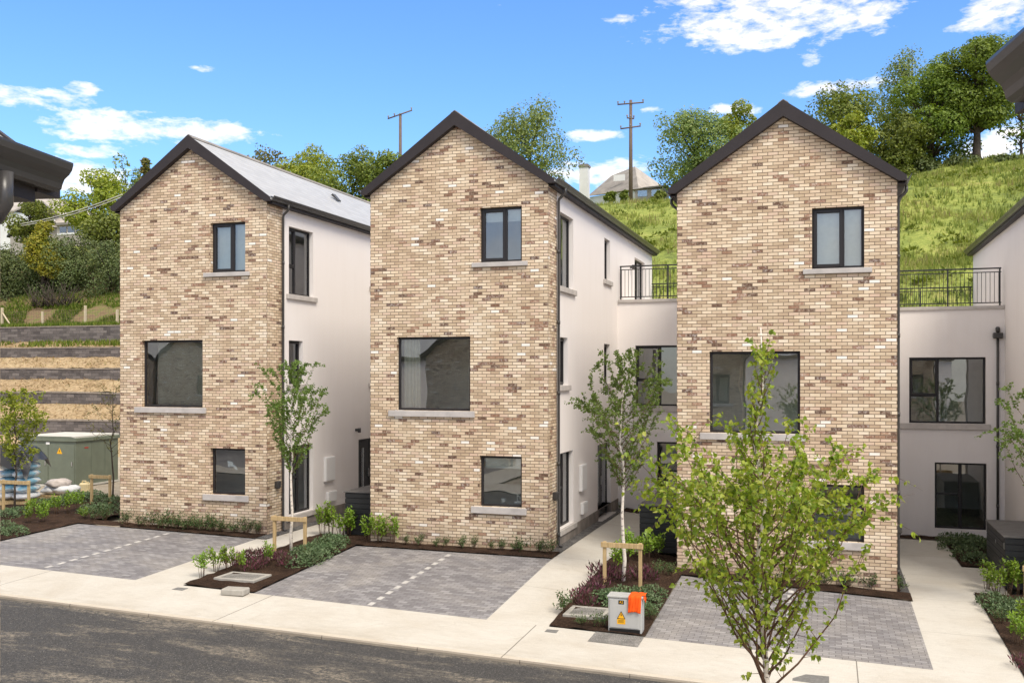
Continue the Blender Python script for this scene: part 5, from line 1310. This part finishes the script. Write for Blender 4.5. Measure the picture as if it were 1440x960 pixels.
pole(887, 141, 279, 78, [(.30, 1.05, .05), (2.25, .8, .1), (1.5, .25, 0)], 'tall dark utility pole with two crossarms before the hilltop bungalow')
A = at(18, 319, 62); B = at(172, 277, 50)
for k, (dz) in enumerate((0, .16)):
    m = MB(); m.tube([A.lerp(B, i/12) + Vector((0, 0, dz - 1.1*(i/12)*(1-i/12))) for i in range(13)], .03, 5)
    tag(m.build('overhead_cable', M['cable']), '%s of two pale cables sagging from the far house to the furthest eave' % ('lower' if k == 0 else 'upper'), 'cable', 'pale overhead cables')

# ------------------------------------------------------------------ sky, sun, camera
wd = bpy.data.worlds.new('World'); S.world = wd; wd.use_nodes = True
g = G(wd.node_tree); bg = g.N['Background']
SUN_EL, SUN_AZ = rad(50), rad(132)           # azimuth from +Y towards +X
sky = g.n('ShaderNodeTexSky', sky_type='NISHITA'); sky.sun_disc = False; sky.sun_elevation = SUN_EL; sky.sun_rotation = SUN_AZ; sky.air_density = 1.0; sky.dust_density = .9; sky.ozone_density = 2.0
gen = g.n('ShaderNodeTexCoord').outputs['Generated']; d = g.xyz(gen)
az = g.m('ARCTAN2', d[0], d[1]); el = g.m('ARCSINE', d[2])
def azel(px, py):
    r = ray(px, py).normalized(); return math.atan2(r.x, r.y), math.asin(r.z)
CL = [(205, 180, 160, 22, .9), (330, 188, 45, 16), (110, 183, 60, 14), (45, 138, 75, 16), (118, 125, 28, 10, .6), (125, 212, 55, 11, .5), (1090, 22, 190, 40), (1010, 50, 60, 16), (1410, 22, 60, 26), (1165, 124, 70, 12), (1030, 154, 42, 9), (835, 190, 50, 9), (850, 240, 70, 26), (1270, 85, 45, 12, .4), (1140, 80, 26, 16, .25), (100, 250, 80, 22), (915, 157, 24, 8, .3), (285, 96, 22, 7, .15), (880, 28, 44, 12, .3), (1420, 210, 60, 40)]
vec = g.comb(g.m('MULTIPLY', az, 16), g.m('MULTIPLY', el, 42), 0)
n1 = g.noise(vec, 1.0, 6, .62, .25); n2 = g.noise(vec, 3.2, 5, .6, .2)
dens = None
for px, py, w, h, *amp in CL:
    a0, e0 = azel(px, py); wa = w/FPX*.95; he = h/FPX*.95
    q = g.m('ADD', g.m('POWER', g.m('ABSOLUTE', g.m('DIVIDE', g.m('SUBTRACT', az, a0), wa)), 2), g.m('POWER', g.m('ABSOLUTE', g.m('DIVIDE', g.m('SUBTRACT', el, e0), he)), 2))
    f = g.m('SUBTRACT', amp[0] if amp else 1, q)
    dens = f if dens is None else g.m('MAXIMUM', dens, f)
dens = g.m('MAXIMUM', dens, -1.2)
nn = g.m('ADD', g.m('MULTIPLY', g.m('SUBTRACT', n1, .46), 4.6), g.m('MULTIPLY', g.m('SUBTRACT', n2, .5), 2.6))
cl = g.mr(g.m('ADD', dens, nn), .15, 1.45)
cl = g.m('SMOOTH_MIN', cl, 1, .2)
# added unseen cloud, overhead for neutral soft light, behind camera for greyer window reflections
over = g.noise(g.scale(gen, (2.2, 2.2, 3)), 1.0, 5, .6)
oc = g.m('MULTIPLY', g.mr(el, .40, .66), g.mr(over, .22, .46))
back = g.m('MULTIPLY', g.mr(d[1], .05, -.35), g.mr(g.noise(g.scale(gen, (3, 3, 6)), 1.0, 5, .6), .30, .62))
cl = g.m('MAXIMUM', g.m('MAXIMUM', cl, oc), g.m('MULTIPLY', back, .8), clamp=True)
hs = g.n('ShaderNodeHueSaturation'); g.put(hs.inputs['Color'], sky.outputs[0]); hs.inputs['Saturation'].default_value = 1.18; hs.inputs['Value'].default_value = 1.13
SKYK = 1.0
blue = g.mix(1, hs.outputs[0], (.80, .93, 1.12), 'MULTIPLY')
shade = g.mr(n2, .3, .7, .88, 1.03)
ccol = g.mix(1, (7.2, 6.75, 6.3), g.comb(shade, shade, shade), 'MULTIPLY')
g.put(bg.inputs['Color'], g.mix(cl, blue, ccol)); bg.inputs['Strength'].default_value = .10

sun = bpy.data.lights.new('sun', 'SUN'); sun.energy = 1.7; sun.angle = rad(22); sun.color = (1, .92, .80)
so = bpy.data.objects.new('sun', sun); COL.objects.link(so)
sd = Vector((math.sin(SUN_AZ)*math.cos(SUN_EL), math.cos(SUN_AZ)*math.cos(SUN_EL), math.sin(SUN_EL)))
so.rotation_euler = (-sd).to_track_quat('-Z', 'Y').to_euler(); so.location = sd*100

cam = bpy.data.cameras.new('camera'); co = bpy.data.objects.new('camera', cam); COL.objects.link(co); S.camera = co
co.location = (0, 0, EYE); co.rotation_euler = (rad(90), 0, TH)
cam.sensor_width = 36; cam.lens = 36*FPX/1440; cam.shift_y = 45/1440; cam.clip_end = 3000; cam.clip_start = .05
S.view_settings.view_transform = 'Standard'; S.view_settings.look = 'None'; S.view_settings.exposure = 1.05; S.view_settings.gamma = 1
S.cycles.max_bounces = 8; S.cycles.transparent_max_bounces = 8
